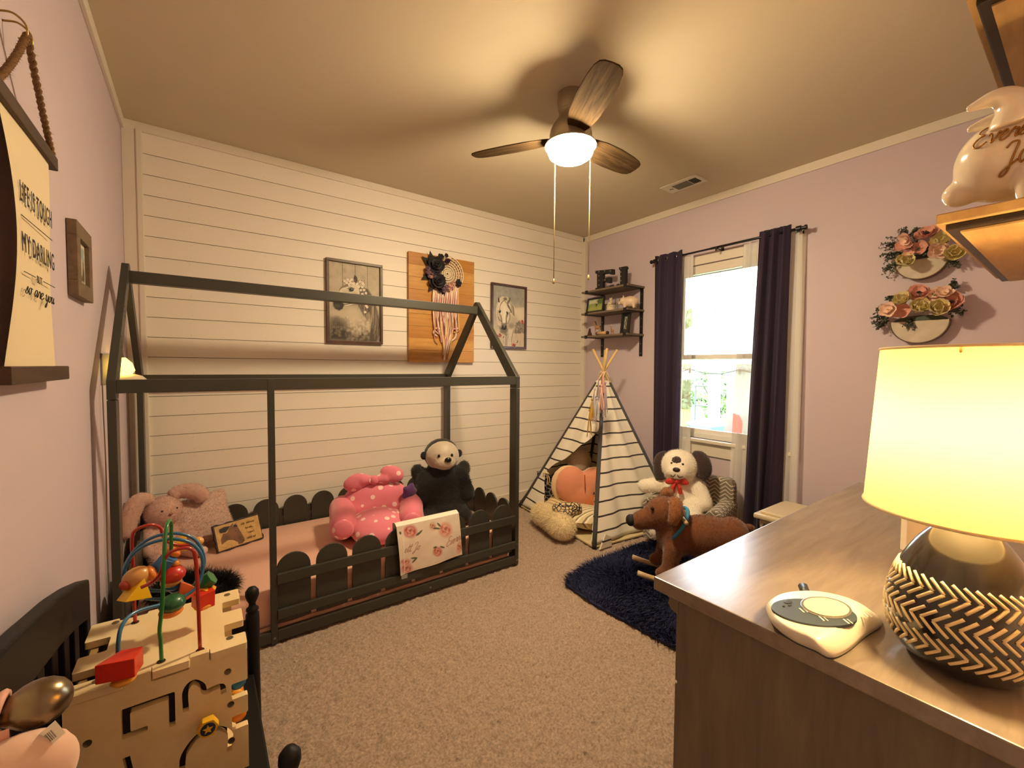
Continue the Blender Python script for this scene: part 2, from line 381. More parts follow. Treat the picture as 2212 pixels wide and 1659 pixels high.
# window
vinyl = mat('white_vinyl', 'EFEFEF', .35)
glass = mat('window_glass', 'FFFFFF', 0., trans=1.); MATS['window_glass'].node_tree.nodes['Principled BSDF'].inputs['IOR'].default_value = 1.01
wn = obj('window_1', G().bx(.03, .11, WY0, WY0+.035, WZ0, WZ1).bx(.03, .11, WY1-.035, WY1, WZ0, WZ1).bx(.03, .11, WY0, WY1, WZ1-.04, WZ1).bx(.03, .11, WY0, WY1, WZ0, WZ0+.04), vinyl, kind='structure', bev=.003)
zm = 1.425
for nm, z0, z1, xo in (('upper_sash', zm-.02, WZ1-.04, .085), ('lower_sash', WZ0+.04, zm+.02, .055)):
    y0, y1 = WY0+.035, WY1-.035; b = .035
    s = obj(nm, G().bx(xo-.012, xo+.012, y0, y0+b, z0, z1).bx(xo-.012, xo+.012, y1-b, y1, z0, z1).bx(xo-.012, xo+.012, y0, y1, z1-b, z1).bx(xo-.012, xo+.012, y0, y1, z0, z0+b), vinyl, wn, bev=.002)
    obj('pane', G().bx(xo-.002, xo+.002, y0+b, y1-b, z0+b, z1-b), glass, s)
obj('sill', G().bx(-.045, .03, WY0-.07, WY1+.07, WZ0-.028, WZ0), white, wn, bev=.006)
obj('apron', G().bx(-.014, .0, WY0-.04, WY1+.04, .600, WZ0-.028), white, wn, bev=.003)
obj('casing', G().bx(-.014, 0, WY0-.07, WY0, WZ0, WZ1+.07).bx(-.014, 0, WY1, WY1+.07, WZ0, WZ1+.07).bx(-.014, 0, WY0, WY1, WZ1, WZ1+.07), white, wn, bev=.003)
obj('blind_headrail', G().bx(-.0, .05, WY0+.02, WY1-.02, 2.125, 2.195), white, wn, bev=.006, label='raised white blind under the window head')
# outlet
oc = PX(1571, 1055, 0)
ot = thing('wall_outlet', (0, oc[1], oc[2]-.057), 'white double wall outlet below the window behind the grey armchair', 'outlet')
obj('cover_plate', G().bx(-.006, .0, oc[1]-.035, oc[1]+.035, oc[2]-.057, oc[2]+.057), white, ot, bev=.003)
for s in (-1, 1): obj('socket', G().lathe([(.016, 0), (.016, .003), (.013, .004)], (-.006, oc[1], oc[2]+s*.022), (-1, 0, 0), 16), mat('socket_white', 'C9C6C2', .4), ot, smooth=False)
# door swung open against the left wall, only its knob reaches into the frame
kb = PD(30, 1535, .49); kb2 = np.array([kb[0]-.06, kb[1], kb[2]])
dx = kb[0]-.075
dr = obj('door_1', G().bx(dx-.035, dx, -3.44, kb[1]+.035, .01, 2.03), mat('white_door_paint', 'E6E2DC', .4), kind='structure', bev=.003)
for z0, z1 in ((.2, .8), (1.05, 1.85)): obj('panel', G().bx(dx, dx+.006, -3.32, kb[1]-.10, z0, z1), mat('white_door_paint'), dr, bev=.003)
nick = mat('brushed_nickel', '8C7B62', .28, 1.)
kn = obj('door_knob', G().lathe([(.030, -.075), (.030, -.068), (.012, -.062), (.011, -.03), (.013, -.020), (.0155, -.016), (.016, -.011), (.014, -.008), (.0185, .0), (.0225, .006), (.0250, .013), (.0258, .021), (.0245, .030), (.0200, .039), (.0125, .0455), (.006, .048), (.001, .0488)], kb, (1, 0, 0), 40), nick, dr, smooth=True, label='egg-shaped brushed nickel knob')
# ---------------------------------------------------------------- outside the window
XO = 5.2
lawn = mat('lawn', '9BA74C', .9, var=(3, .25))
obj('lawn', G().bx(.3, 30, -14, 25, -.62, -.6), lawn, kind='structure')
sid = mat('white_siding', 'B4B9BC', .6)
hb = PX(1572, 900, XO)[1]                              # left end of the siding wall
ga, gb = PX(1490, 755, XO), PX(1604, 690, XO)
sl = (gb[2]-ga[2])/(gb[1]-ga[1])
hs = thing('neighbour_house', (XO, -2, -.6), 'white sided house with a gable roof seen through the window', 'house')
zz = PX(1572, 795, XO)[2]
obj('wall', G().prism([(hb, -.6), (-6, -.6), (-6, ga[2]+sl*(-6-ga[1])), (ga[1]+.5, ga[2]-sl*-.5), (ga[1]+.5, zz), (hb, zz)], (XO+.03, 0, 0), (0, 1, 0), (0, 0, 1), -.1), sid, hs)
st = .17
for k in range(34):
    z = -.5+k*st; yl = hb if z < zz else min(ga[1]+.5, ga[1]+(z-ga[2])/sl)
    if yl < -5.9: break
    obj('siding_board', G().box((XO+.012, (yl-6)/2, z), (.02, abs(yl+6), st-.02), rot(0, .06, 0)), sid, hs)
obj('roof_edge', G().bar((XO-.15, ga[1]+1.5, ga[2]+sl*1.5+.12), (XO-.15, -6, ga[2]+sl*(-6-ga[1])+.12), .5, .16, (1, 0, 0)), mat('white_fascia', 'C4C8CA', .6), hs)
obj('porch_beam', G().bx(XO-.1, XO+.1, hb-.1, ga[1]+2, zz, zz+.22), mat('white_fascia'), hs)
obj('porch_shade_slab', G().bx(3.2, XO-.12, hb-1.2, ga[1]+2.2, zz+.06, zz+.16), mat('white_fascia'), hs)  # slab added to shade the bin and chair below it
pp = PX(1543, 850, XO)
obj('porch_post', G().bx(XO-.08, XO+.08, pp[1]-.09, pp[1]+.09, -.6, zz), mat('white_fascia'), hs)
g = G(); g.tube([(XO-.14, ga[1]+2-i*.35, zz-.03-.10*abs(math.sin(i*1.05))) for i in range(14)], .012, 5)
sl_ = thing('string_lights', (XO-.14, hb+.5, zz-.2), 'dark string lights looped under the porch beam of the neighbour house', 'lights')
obj('wire', g, mat('dark_wire', '333333', .6), sl_)
for i in range(14): obj('bulb', G().ell((XO-.14, ga[1]+2-i*.35, zz-.08-.10*abs(math.sin(i*1.05))), (.03, .03, .045), n=8), mat('bulb_glass', '6A6A60', .2), sl_, smooth=True)
# net goal
gz0, gz1 = PX(1502, 875, 9)[2], PX(1502, 833, 9)[2]; gy0, gy1 = PX(1502, 850, 9)[1], PX(1537, 850, 9)[1]
ng = thing('net_frame', (9, (gy0+gy1)/2, -.6), 'dark metal net frame standing on the lawn behind the porch post', 'frame')
dk = mat('dark_metal_pole', '2A2E33', .5)
for y in (gy0, gy1): obj('pole', G().tube([(9, y, -.6), (9, y, gz1)], .03, 6), dk, ng)
for z in (gz0, gz1): obj('crossbar', G().tube([(9, gy0, z), (9, gy1, z)], .03, 6), dk, ng)
obj('brace', G().tube([(9, gy1+.3, gz1+.1), (9.4, gy1+.15, gz0)], .02, 6), dk, ng)
# storage bin and chair
teal = mat('teal_plastic', '2F8A86', .4)
b0, b1 = PX(1494, 940, 3.9), PX(1553, 943, 3.9); bt = PX(1494, 908, 3.9)[2]
sb = thing('storage_bin', (3.9, (b0[1]+b1[1])/2, -.6), 'teal plastic storage bin standing outside below the window', 'bin')
obj('tub', G().bx(3.7, 4.15, b1[1]+.02, b0[1]-.02, -.6, bt-.05), teal, sb, bev=.03)
obj('lid', G().bx(3.68, 4.17, b1[1], b0[1], bt-.06, bt), mat('pale_grey_plastic', 'AFC2C4', .5), sb, bev=.015)
c0 = PX(1560, 920, 4.45); red = mat('red_plastic', 'B5453F', .45)
rc = thing('garden_chair', (4.45, c0[1], -.6), 'red plastic garden chair beside the teal storage bin outside', 'chair')
ct = PX(1560, 893, 4.45)[2]
obj('backrest', G().prism([(-.2, 0), (.2, 0), (.22, .3), (.15, .44), (0, .48), (-.15, .44), (-.22, .3)], (4.75, c0[1], ct-.48), (0, 1, 0), (0, 0, 1), .03), red, rc, bev=.01)
obj('seat', G().bx(4.3, 4.75, c0[1]-.22, c0[1]+.22, ct-.56, ct-.50), red, rc, bev=.015)
for sx in (4.33, 4.73):
    for sy in (-.19, .19): obj('leg', G().bx(sx-.02, sx+.02, c0[1]+sy-.02, c0[1]+sy+.02, -.6, ct-.55), red, rc)
# trees
leaf = mat('tree_leaves', '6F8A63', .8, var=(2, .3))
for i, (px, py, x, rr, lb) in enumerate([(1500, 722, 24, 2.0, 'pale green tree above the neighbour house roof slope'), (1512, 862, 16, 1.0, 'round green bush at the far side of the lawn behind the net frame'), (1566, 868, 12, .7, 'green bush beside the porch post beyond the lawn')]):
    c = PX(px, py, x); gg = G()
    for k in range(14): gg.ell(c+rng.normal(size=3)*rr*.45, rr*(.35+.25*rng.random()), n=8)
    t = thing('tree', (c[0], c[1], -.6), lb, 'tree' if i == 0 else 'bush')
    obj('crown', fuzz(gg.arr(), 2500, .28, .07), leaf, t); obj('trunk', G().tube([(c[0], c[1], -.6), (c[0], c[1], c[2])], .12, 8), mat('bark', '6A5848', .9), t)
# ---------------------------------------------------------------- house bed
grey = mat('charcoal_paint', '393832', .42, var=(14, .05))
bed = thing('house_bed', (-2.71, -.58, 0), 'charcoal wooden house-frame toddler bed with rounded picket rails', 'bed')
BX0, BX1, BY0, BY1 = -3.715, -1.704, -1.106, -.055
def bpart(n, g, bev=.003): return obj(n, g, grey, bed, bev=bev)
for x in (BX0, BX1-.028):
    for y in (BY0, BY1-.075): bpart('post', G().bx(x, x+.028, y, y+.075, 0, 1.185))
bpart('post', G().bx(-3.168, -3.140, BY0, BY0+.03, 0, 1.262))
for y in (BY0+.002, BY1-.032): bpart('top_rail', G().bx(BX0+.028, BX1-.028, y, y+.03, 1.212, 1.266))
ym = (BY0+BY1)/2
bpart('ridge_beam', G().bx(BX0+.014, BX1-.014, ym-.028, ym+.028, 1.722, 1.778))
for x in (BX0+.014, BX1-.014):
    for s in (-1, 1):
        y0 = BY0 if s < 0 else BY1
        # rafter with a short plumb foot on top of the post
        poly = [(y0, 1.187), (y0-s*.075, 1.187), (y0-s*.075, 1.225), (ym, 1.742), (ym, 1.845-.03), (ym+s*.018, 1.812), (y0, 1.262)]
        bpart('rafter', G().prism(poly if s > 0 else poly[::-1], (x-.014, 0, 0), (0, 1, 0), (0, 0, 1), .028))
dk2 = mat('dowel_hole', '15140F', .8)
for (yy, zz_) in ((-.80, 1.56), (-.93, 1.42)):
    for k in range(3): obj('dowel_hole', G().disc((BX0-.0005+.029, yy, zz_+k*.022-.02), .006, (1, 0, 0), 10), dk2, bed)
for z0, z1, y0, y1 in ((.286, .336, BY0-.006, BY0+.012), (.115, .161, BY0-.006, BY0+.012), (.010, .062, BY0, BY0+.028)):
    bpart('front_rail', G().bx(-3.140, BX1-.028, y0, y1, z0, z1))
bpart('front_rail', G().bx(BX0+.028, -3.168, BY0, BY0+.028, .01, .062))
for z0, z1 in ((.286, .336), (.115, .161)):
    bpart('back_rail', G().bx(BX0+.028, BX1-.028, BY1-.01, BY1+.008, z0, z1))
    for x in (BX0+.0, BX1-.018): bpart('end_rail', G().bx(x, x+.018, BY0+.075, BY1-.075, z0, z1))
pk = [(-.076, .09), (.076, .09)]+[(.076*math.cos(t), .342+.078*math.sin(t)) for t in np.linspace(0, math.pi, 14)]
fp = None
def picket(p, ang):
    global fp
    if fp is None:
        fp = obj('picket', G().prism(pk, (0, -.006, 0), (1, 0, 0), (0, 0, 1), -.012), grey, bed, bev=.002, origin=(0, 0, 0)); fp.location = np.array(p)-LOC[bed.name]; fp.rotation_euler = (0, 0, ang)
    else: inst(fp, p, bed, (0, 0, ang))
for k in range(8): picket((-3.066+.177*k, BY0+.020, 0), 0)
for k in range(11): picket((-3.613+.18*k, BY1-.018, 0), 0)
for k in range(6):
    picket((BX1-.026, -.18-.158*k, 0), math.pi/2); picket((BX0+.026, -.18-.158*k, 0), math.pi/2)
screw = mat('screw_steel', '9A9A94', .3, 1.)
for x, y, z in ((BX1-.014, BY0-.001, .03), (BX1-.014, BY0-.001, .14), (-3.154, BY0-.001, .03), (-2.35, BY0-.001, .035)):
    obj('screw', G().lathe([(.006, 0), (.006, .001), (.003, .0015)], (x, y, z), (0, -1, 0), 10), screw, bed)
sheet = mat('pink_sheet', 'DDAF9C', .85, bump=(30, .25, .004), sheen=.2)
def matt(u, v):
    return None
g = G(); mx0, mx1, my0, my1, mz0, mz1 = -3.675, -1.745, -1.068, -.09, .055, .235
g.bx(mx0, mx1, my0, my1, mz0, mz1)
mo = obj('mattress', g, sheet, bev=.035, label='pink sheeted low mattress lying inside the charcoal house bed', cat='mattress')
for p in mo.data.polygons: p.use_smooth = True
g = G().grid(lambda u, v: (mx0+.4+u*1.5, my0-.004-.008*math.sin(u*23)*v-.004*math.sin(u*57), .075-.04*v-.012*math.sin(u*9)*v), 60, 4)
obj('sheet_hem', g, sheet, mo, smooth=True)

# ---------------------------------------------------------------- ceiling fan
FX, FY = -1.838, -1.703
fan = thing('ceiling_fan', (FX, FY, 2.40), 'flush ceiling fan with three dark wood blades and a lit dome lamp', 'ceiling fan')
fm = mat('satin_nickel', 'A39682', .38, .55)
def fp_(n, prof, m=fm, sm=True): return obj(n, G().lathe(prof, (FX, FY, 0), (0, 0, 1), 40), m, fan, auto=40)
fp_('canopy', [(.070, 2.742), (.072, 2.70), (.070, 2.678), (.064, 2.655)])
fp_('neck', [(.064, 2.654), (.060, 2.640), (.066, 2.622), (.080, 2.600)])
fp_('motor_housing', [(.081, 2.599), (.096, 2.578), (.106, 2.555), (.110, 2.535), (.110, 2.492)])
fp_('lamp_ring', [(.1095, 2.491), (.131, 2.487), (.134, 2.476), (.108, 2.4715)])  # lip widened to cut steep upward light onto the ceiling
dome = mat('lit_dome', 'FFF2D8', .4, emit=(WARM, FAN_STRENGTH))
fp_('lamp_dome', [(.1085, 2.4725), (.1165, 2.464), (.1165, 2.446), (.110, 2.430), (.092, 2.417), (.055, 2.409), (.012, 2.406), (.001, 2.406)], dome)
bw = wood('fan_blade_wood', '2A2016', '54422D', (3, 40, 40), .85, spec=.02)
BL = [(.10, -.042), (.13, -.052), (.22, -.066), (.34, -.070), (.46, -.064), (.52, -.056), (.548, -.045), (.560, -.028), (.563, 0), (.560, .028), (.548, .045), (.52, .056), (.46, .064), (.34, .070), (.22, .066), (.13, .052), (.10, .042)]
bl = None
for k, a in enumerate((3, 123, 243)):
    if bl is None:
        bl = obj('blade', G().prism([(a_, b_*1.12) for a_, b_ in BL], (0, 0, -.003), (1, 0, 0), (0, 1, 0), .006), bw, fan, bev=.002, origin=(0, 0, 0))
    o = bl if k == 0 else inst(bl, (0, 0, 0), fan)
    o.location = (0, 0, 2.522-2.40); o.rotation_euler = Euler((math.radians(-13), 0, math.radians(a)))
    LOC[o.name] = np.array([FX, FY, 2.522])
chain = mat('pull_chain', 'B9A77E', .35, .8)
for (px, py, pe, bx_) in ((1199, 350, 608, 1193), (1275, 345, 600, 1283)):
    d = .105
    a0 = PZ(px, py, 2.448); e = PD(bx_, pe, np.dot(a0-CAM, _fw)); e[0], e[1] = a0[0], a0[1]
    p = thing('pull_chain', (a0[0], a0[1], e[2]), 'thin fan pull chain ending in a small bead, on the '+('left' if px < 1230 else 'right')+' side', 'chain')
    obj('cord', G().tube([a0, e+np.array([0, 0, .02])], .0028, 6), chain, p, smooth=True)
    obj('bead', G().lathe([(.001, .022), (.004, .018), (.008, .004), (.0075, -.003), (.004, -.008), (.001, -.0085)], e, (0, 0, 1), 12), chain, p, smooth=True)
# vent
vq = [PZ(*p, H-.004) for p in ((1418, 405), (1476, 419), (1524, 390), (1488, 377))]
vc = np.mean(vq, 0); vx, vy = .165, .30
vt = thing('ceiling_vent', (vc[0], vc[1], H-.012), 'white rectangular ceiling air vent near the lilac wall', 'vent')
vw = mat('vent_white', 'D8D2C4', .5)
obj('frame', G().bx(vc[0]-vx/2, vc[0]+vx/2, vc[1]-vy/2, vc[1]+vy/2, H-.008, H-.0005), vw, vt, bev=.003)
obj('duct', G().bx(vc[0]-.045, vc[0]+.045, vc[1]-.125, vc[1]+.07, H-.0092, H-.0078), mat('duct_dark', '2A2A26', .8), vt)
for k in range(7): obj('louver', G().box((vc[0]-.04+k*.0133, vc[1]+.0, H-.011), (.008, .13, .0015), rot(0, .6, 0)), mat('louver_grey', '6F6C64', .5), vt)
for k in range(5): obj('louver', G().box((vc[0], vc[1]-.115+k*.012, H-.011), (.09, .006, .0015), rot(.6, 0, 0)), mat('louver_grey'), vt)
obj('divider', G().bx(vc[0]-.046, vc[0]+.046, vc[1]-.068, vc[1]-.062, H-.012, H-.008), vw, vt)
obj('scuff', G().box((vc[0], vc[1]+.10, H-.0086), (.012, .03, .0004), rot(0, 0, .5)), mat('duct_dark'), vt)

# ---------------------------------------------------------------- curtains
rodm = mat('black_rod', '24212A', .35, .4)
rd = thing('curtain_rod', (-.09, -1.56, 2.26), 'black curtain rod on brackets above the window', 'curtain rod')
RZ = 2.288
obj('rod', G().tube([(-.09, -.975, RZ), (-.09, -2.12, RZ)], .008, 12), rodm, rd, smooth=True)
obj('sleeve', G().tube([(-.09, -1.5, RZ), (-.09, -2.10, RZ)], .010, 12), rodm, rd, smooth=True)
for y in (-.965, -2.135): obj('finial', G().lathe([(.008, -.03), (.02, -.028), (.02, .0), (.012, .004), (.012, .02), (.017, .022), (.017, .034), (.005, .038)], (-.09, y, RZ), (0, 1 if y > -1.5 else -1, 0), 16), rodm, rd, auto=40)
for y in (-1.0, -1.545, -2.11):
    obj('bracket', G().bx(-.095, -.0, y-.006, y+.006, RZ-.014, RZ-.006).bx(-.006, 0, y-.012, y+.012, RZ-.05, RZ+.02).bx(-.104, -.096, y-.006, y+.006, RZ-.03, RZ+.004), rodm, rd, bev=.001)
purp = mat('purple_curtain', '2C1F39', .85, bump=((60, 400, 60), .15), sheen=.08, translucent=.06)
sheer = bpy.data.materials.new('white_sheer'); MATS['white_sheer'] = sheer; sheer.use_nodes = True
_n = sheer.node_tree; _b = _n.nodes['Principled BSDF']; _b.inputs['Base Color'].default_value = (.94, .94, .96, 1); _b.inputs['Roughness'].default_value = .9
_t = _n.nodes.new('ShaderNodeBsdfTranslucent'); _t.inputs[0].default_value = (.96, .97, 1.0, 1); _x = _n.nodes.new('ShaderNodeMixShader'); _x.inputs[0].default_value = .42
_p = _n.nodes.new('ShaderNodeBsdfTransparent'); _y = _n.nodes.new('ShaderNodeMixShader'); _y.inputs[0].default_value = .18
_n.links.new(_b.outputs[0], _x.inputs[1]); _n.links.new(_t.outputs[0], _x.inputs[2]); _n.links.new(_x.outputs[0], _y.inputs[1]); _n.links.new(_p.outputs[0], _y.inputs[2]); _n.links.new(_y.outputs[0], _n.nodes['Material Output'].inputs[0])
def curtain(name, y0, y1, yb0, yb1, zt, zb, x0, amp, folds, m, label, ph=0., rings=True):
    t = thing(name, (x0, (yb0+yb1)/2, zb), label, 'curtain')
    def fn(u, v):
        a = amp*(.75+.45*v); y = (y0+(y1-y0)*u)*(1-v)+(yb0+(yb1-yb0)*u)*v
        return (x0+a*math.sin(2*math.pi*folds*u+ph+.5*math.sin(3*v))+.25*a*math.sin(2*math.pi*folds*2.3*u+2*v), y+.008*math.sin(folds*9*u+v*4)*v, zt+(zb-zt)*v+.006*math.sin(2*math.pi*folds*u+1.)*(1-v))
    obj('panel', G().grid(fn, 90, 50), m, t, smooth=True, solid=.002 if rings else 0)
    if rings:
        for k in range(int(folds*2)):
            u = (k+.5)/(folds*2); y = y0+(y1-y0)*u
            a = np.linspace(0, 2*math.pi, 20, endpoint=False)
            sg = 1 if k % 2 == 0 else -1
            obj('grommet', G().tube([(-.09+math.cos(q)*.021*.75*sg, y+math.cos(q)*.021*.6, RZ+math.sin(q)*.021) for q in a], .0035, 6, closed=True), mat('grommet_steel', 'AFA8B5', .25, .9), t, smooth=True)
    return t
curtain('purple_curtain', -.985, -1.255, -1.0, -1.24, 2.325, .03, -.105, .022, 3, purp, 'dark purple grommet curtain hanging left of the window by the tent')
curtain('purple_curtain', -1.865, -2.075, -1.79, -2.055, 2.325, .03, -.105, .026, 3, purp, 'dark purple grommet curtain hanging right of the window towards the dresser', ph=1.)
curtain('sheer_curtain', -1.04, -1.325, -.96, -1.335, 2.28, .05, -.055, .012, 5, sheer, 'white sheer curtain behind the purple panel on the tent side', rings=False)
curtain('sheer_curtain', -1.735, -2.13, -1.655, -2.165, 2.28, .05, -.050, .012, 6, sheer, 'white sheer curtain behind the purple panel on the dresser side', rings=False)

# ---------------------------------------------------------------- dresser
DZ = .82; DX0, DX1, DYF, DYB = -2.534, -1.02, -2.748, -3.40
dtop = wood('dresser_laminate_top_glare', '7A6D61', '8E8072', (3, 26, 26), .25, bump=.10, spec=.6)  # laminate tone lightened on the top to carry the window glare
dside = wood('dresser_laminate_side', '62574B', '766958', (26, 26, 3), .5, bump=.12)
ds = thing('dresser', ((DX0+DX1)/2, (DYF+DYB)/2, 0), 'grey-brown wood laminate dresser in the right foreground', 'dresser')
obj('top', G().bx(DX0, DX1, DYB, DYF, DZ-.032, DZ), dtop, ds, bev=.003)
sx = DX0+.03
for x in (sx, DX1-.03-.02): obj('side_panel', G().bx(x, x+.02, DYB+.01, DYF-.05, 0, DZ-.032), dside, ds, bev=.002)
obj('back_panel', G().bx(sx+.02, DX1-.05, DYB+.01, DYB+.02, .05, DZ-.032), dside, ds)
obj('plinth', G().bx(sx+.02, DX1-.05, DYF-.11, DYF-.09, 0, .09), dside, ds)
for cxx in range(2):
    x0 = sx+.022+cxx*.715
    for r_ in range(3):
        z0 = .10+r_*.228
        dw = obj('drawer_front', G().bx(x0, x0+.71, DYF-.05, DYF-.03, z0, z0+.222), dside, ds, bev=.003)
        for kx in (.12, .59): obj('knob', G().lathe([(.006, 0), (.006, .012), (.015, .016), (.015, .022), (.008, .027), (.001, .028)], (x0+kx, DYF-.03, z0+.111), (0, 1, 0), 16), mat('dark_knob', '2E2823', .4, .6), dw, smooth=True)
# scalloped end of the front stile
obj('front_stile', G().prism([(0, 0), (.034, 0), (.034, -.016), (.026, -.022), (.030, -.034), (.020, -.046), (.010, -.05), (0, -.052)], (sx-.0, DYF-.05, DZ-.032), (0, 1, 0), (0, 0, 1), .02), dside, ds, bev=.002)
# ---------------------------------------------------------------- wall decor
def petal(g, c, B, a, r, wd, cup, lift, m=0):
    # one cupped petal in the flower frame B (rows side, up, normal)
    ca, sa = math.cos(a), math.sin(a)
    def fn(u, v):
        s = (u-.5)*2; t = v; ww = wd*math.sin(math.pi*min(1, .12+.80*t))**.8
        x = t*r*math.cos(cup*t); y = s*ww; z = t*r*math.sin(cup*t)+lift+.25*wd*s*s+.10*wd*math.sin(6*s+a*5)*t
        return np.asarray(c)+(x*ca-y*sa)*B[0]+(x*sa+y*ca)*B[1]+z*B[2]
    g.grid(fn, 4, 5, m)
def flower(name, c, nrm, r, mp, mc, parent, n=5, layers=1, cup=.5, wd=.55, core=.22, seed=0):
    B = basis(nrm); g = G(); q = np.random.default_rng(seed+int(abs(c[1])*1e4) % 997)
    for l in range(layers):
        f = 1-.27*l
        for k in range(n): petal(g, c, B, 2*math.pi*k/n+l*.6+q.normal()*.12, r*f*(1+q.normal()*.06), r*wd*f, cup+.38*l+q.normal()*.08, l*r*.06)
    o = obj(name, g, mp, parent, smooth=True)
    if mc is not None: obj('centre', G().ell(np.asarray(c)+B[2]*r*(.12+.1*layers), (r*core, r*core, r*core*.7), n=10), mc, o, smooth=True)
    return o
def leafy(g, p0, d, ln, n, size, q):
    d = np.asarray(d, float); d /= np.linalg.norm(d); P = [np.asarray(p0)+d*ln*t+np.array([0, 0, -.18*ln*t*t]) for t in np.linspace(0, 1, 6)]
    g.tube(P, .0012, 4)
    for k in range(n):
        t = (k+1)/n; i = min(4, int(t*5)); p = P[i]+(P[i+1]-P[i])*(t*5-i); dd = q.normal(size=3); dd -= d*(dd@d)*.5; dd /= np.linalg.norm(dd); s = np.cross(dd, q.normal(size=3)); s /= np.linalg.norm(s)
        e = p+dd*size; g.add([p, p+dd*size*.5+s*size*.38, e, p+dd*size*.5-s*size*.38], [(0, 1, 2, 3)])
frm = wood('walnut_frame', '33190F', '54301F', (12, 12, 12), .4)
def framed(name, x0, x1, z0, z1, label, P):
    t = thing(name, ((x0+x1)/2, -.012, z0), label, 'picture'); b = .020; y0, y1 = -.028, -.001
    obj('frame', G().bx(x0, x1, y0, y1, z1-b, z1).bx(x0, x1, y0, y1, z0, z0+b).bx(x0, x0+b, y0, y1, z0+b, z1-b).bx(x1-b, x1, y0, y1, z0+b, z1-b), frm, t, bev=.002)
    P.build('print', lambda u, v: np.concatenate([x0+b+(x1-x0-2*b)*u, np.full_like(u, -.012), z1-b-(z1-z0-2*b)*v], 1), t, rough=.6)
    return t
# first horse print
hr = np.random.default_rng(5)
def lerp_path(path, t):
    k = t*(len(path)-1); i = min(int(k), len(path)-2); f = k-i; return (path[i][0]*(1-f)+path[i+1][0]*f, path[i][1]*(1-f)+path[i+1][1]*f)
P = Paint([(165, 150), (1037, 262), (1043, 1525), (185, 1515)], 190, 280, 'BDB4A4')
P.noise(.07, 14, 3); P.noise(.03, 3, 4)
for l in ([(390, 150), (393, 700)], [(605, 190), (608, 700)], [(818, 220), (822, 760)]): P.line(l, 3.5, '4A4036', .9)
P.poly([(185, 1060), (330, 1010), (560, 880), (700, 600), (830, 620), (930, 800), (990, 960), (1035, 1100), (1040, 1520), (185, 1515)], 'A89E8E', 1, 20)
P.ell(560, 1080, 170, 160, 'CFC6B5', .8, .9); P.ell(330, 1060, 160, 60, 'C6BDAC', .8, .9)
P.poly([(175, 1230), (290, 1130), (430, 1210), (480, 1280), (540, 1530), (175, 1530)], '3A332C', 1, 60)
P.ell(700, 1480, 300, 150, '4A4239', .9, .9)
for k in range(90): x = 480+hr.random()*400; y = 1120+hr.random()*390; P.ell(x, y, 14+hr.random()*22, 14+hr.random()*22, 'D2C8B8' if y < 1400 else '9A9082', .35+.25*hr.random(), .9)
for k in range(50): x = 190+hr.random()*300; y = 1180+hr.random()*260; P.ell(x, y, 10+hr.random()*14, 14+hr.random()*16, '8F8678', .4, .9)
for k in range(40): x = 190+k*8; P.line([(x, 1090+hr.random()*60), (x+14, 1180+hr.random()*60), (x+16, 1290+hr.random()*70)], 3, '4A4138' if k % 2 else 'A59B8B', .5)
P.poly([(690, 590), (830, 630), (900, 740), (970, 900), (1025, 1100), (1032, 1400), (980, 1520), (850, 1515), (880, 1300), (900, 1150), (850, 1010), (760, 1085), (690, 960), (640, 880), (660, 720)], '564C41', .96, 14)
crest = [(680, 620), (760, 600), (830, 640), (900, 740), (960, 880), (1000, 1020)]; low = [(690, 960), (760, 1080), (850, 1180), (900, 1350), (930, 1500), (1000, 1520)]
for k in range(80):
    t = hr.random(); a = lerp_path(crest, t); b = lerp_path(low, t); m = ((a[0]+b[0])/2+30*hr.normal()+24, (a[1]+b[1])/2)
    P.line([a, m, (b[0]+20*hr.normal(), b[1]-200*hr.random()*(t > .5))], 2.2+2*hr.random(), ['2E2720', '8F8476', '6A5F52', 'B5AA9A'][k % 4], .6)
P.line([(915, 930), (905, 1080), (870, 1250), (850, 1330)], 12, 'B8AD9C', .7)
P.poly([(420, 560), (560, 540), (650, 560), (685, 690), (655, 870), (560, 895), (430, 935), (400, 985), (340, 1008), (262, 972), (236, 860), (296, 760), (340, 660), (375, 600)], 'DCD4C4', 1, 6)
P.ell(600, 790, 66, 100, 'A0957F', .75, .9); P.ell(455, 690, 70, 60, 'B9AE9C', .5, .9); P.ell(470, 790, 60, 70, 'EAE3D5', .8, .8); P.ell(400, 850, 90, 60, 'A79C8B', .6, .9)
P.line([(385, 600), (345, 660), (300, 760), (245, 850)], 4, '6E6252', .8); P.line([(655, 720), (665, 820), (640, 880)], 5, '6E6252', .7)
P.poly([(236, 810), (330, 800), (390, 845), (425, 905), (400, 975), (340, 1006), (270, 975), (240, 900)], '231F1C', 1, 12); P.ell(318, 872, 34, 28, '070606', 1, .3); P.ell(300, 925, 60, 34, '575049', .7, .8)
P.line([(410, 905), (520, 880), (650, 876)], 7, '3A322A', .9); P.line([(420, 935), (540, 910), (640, 890)], 4, '7A6E5E', .8)
P.ell(540, 640, 44, 32, '101216', 1, .3, .1); P.ell(522, 668, 26, 12, '3F5560', .6, .6); P.line([(475, 625), (530, 598), (595, 625)], 6, '564B3E', .9); P.ell(552, 630, 7, 6, 'D8E0E4', .9, .5)
for k in range(12): P.line([(338+k*5, 655-k*5), (378+k*7, 592), (470+k*9, 546)], 3.5, ['5A4632', 'A8977E', '7C6850'][k % 3], .8)
P.poly([(600, 378), (640, 430), (648, 490), (625, 522), (590, 500), (580, 440)], '2A2226', 1, 4); P.line([(612, 400), (620, 500)], 4, '6A5A5E', .8)
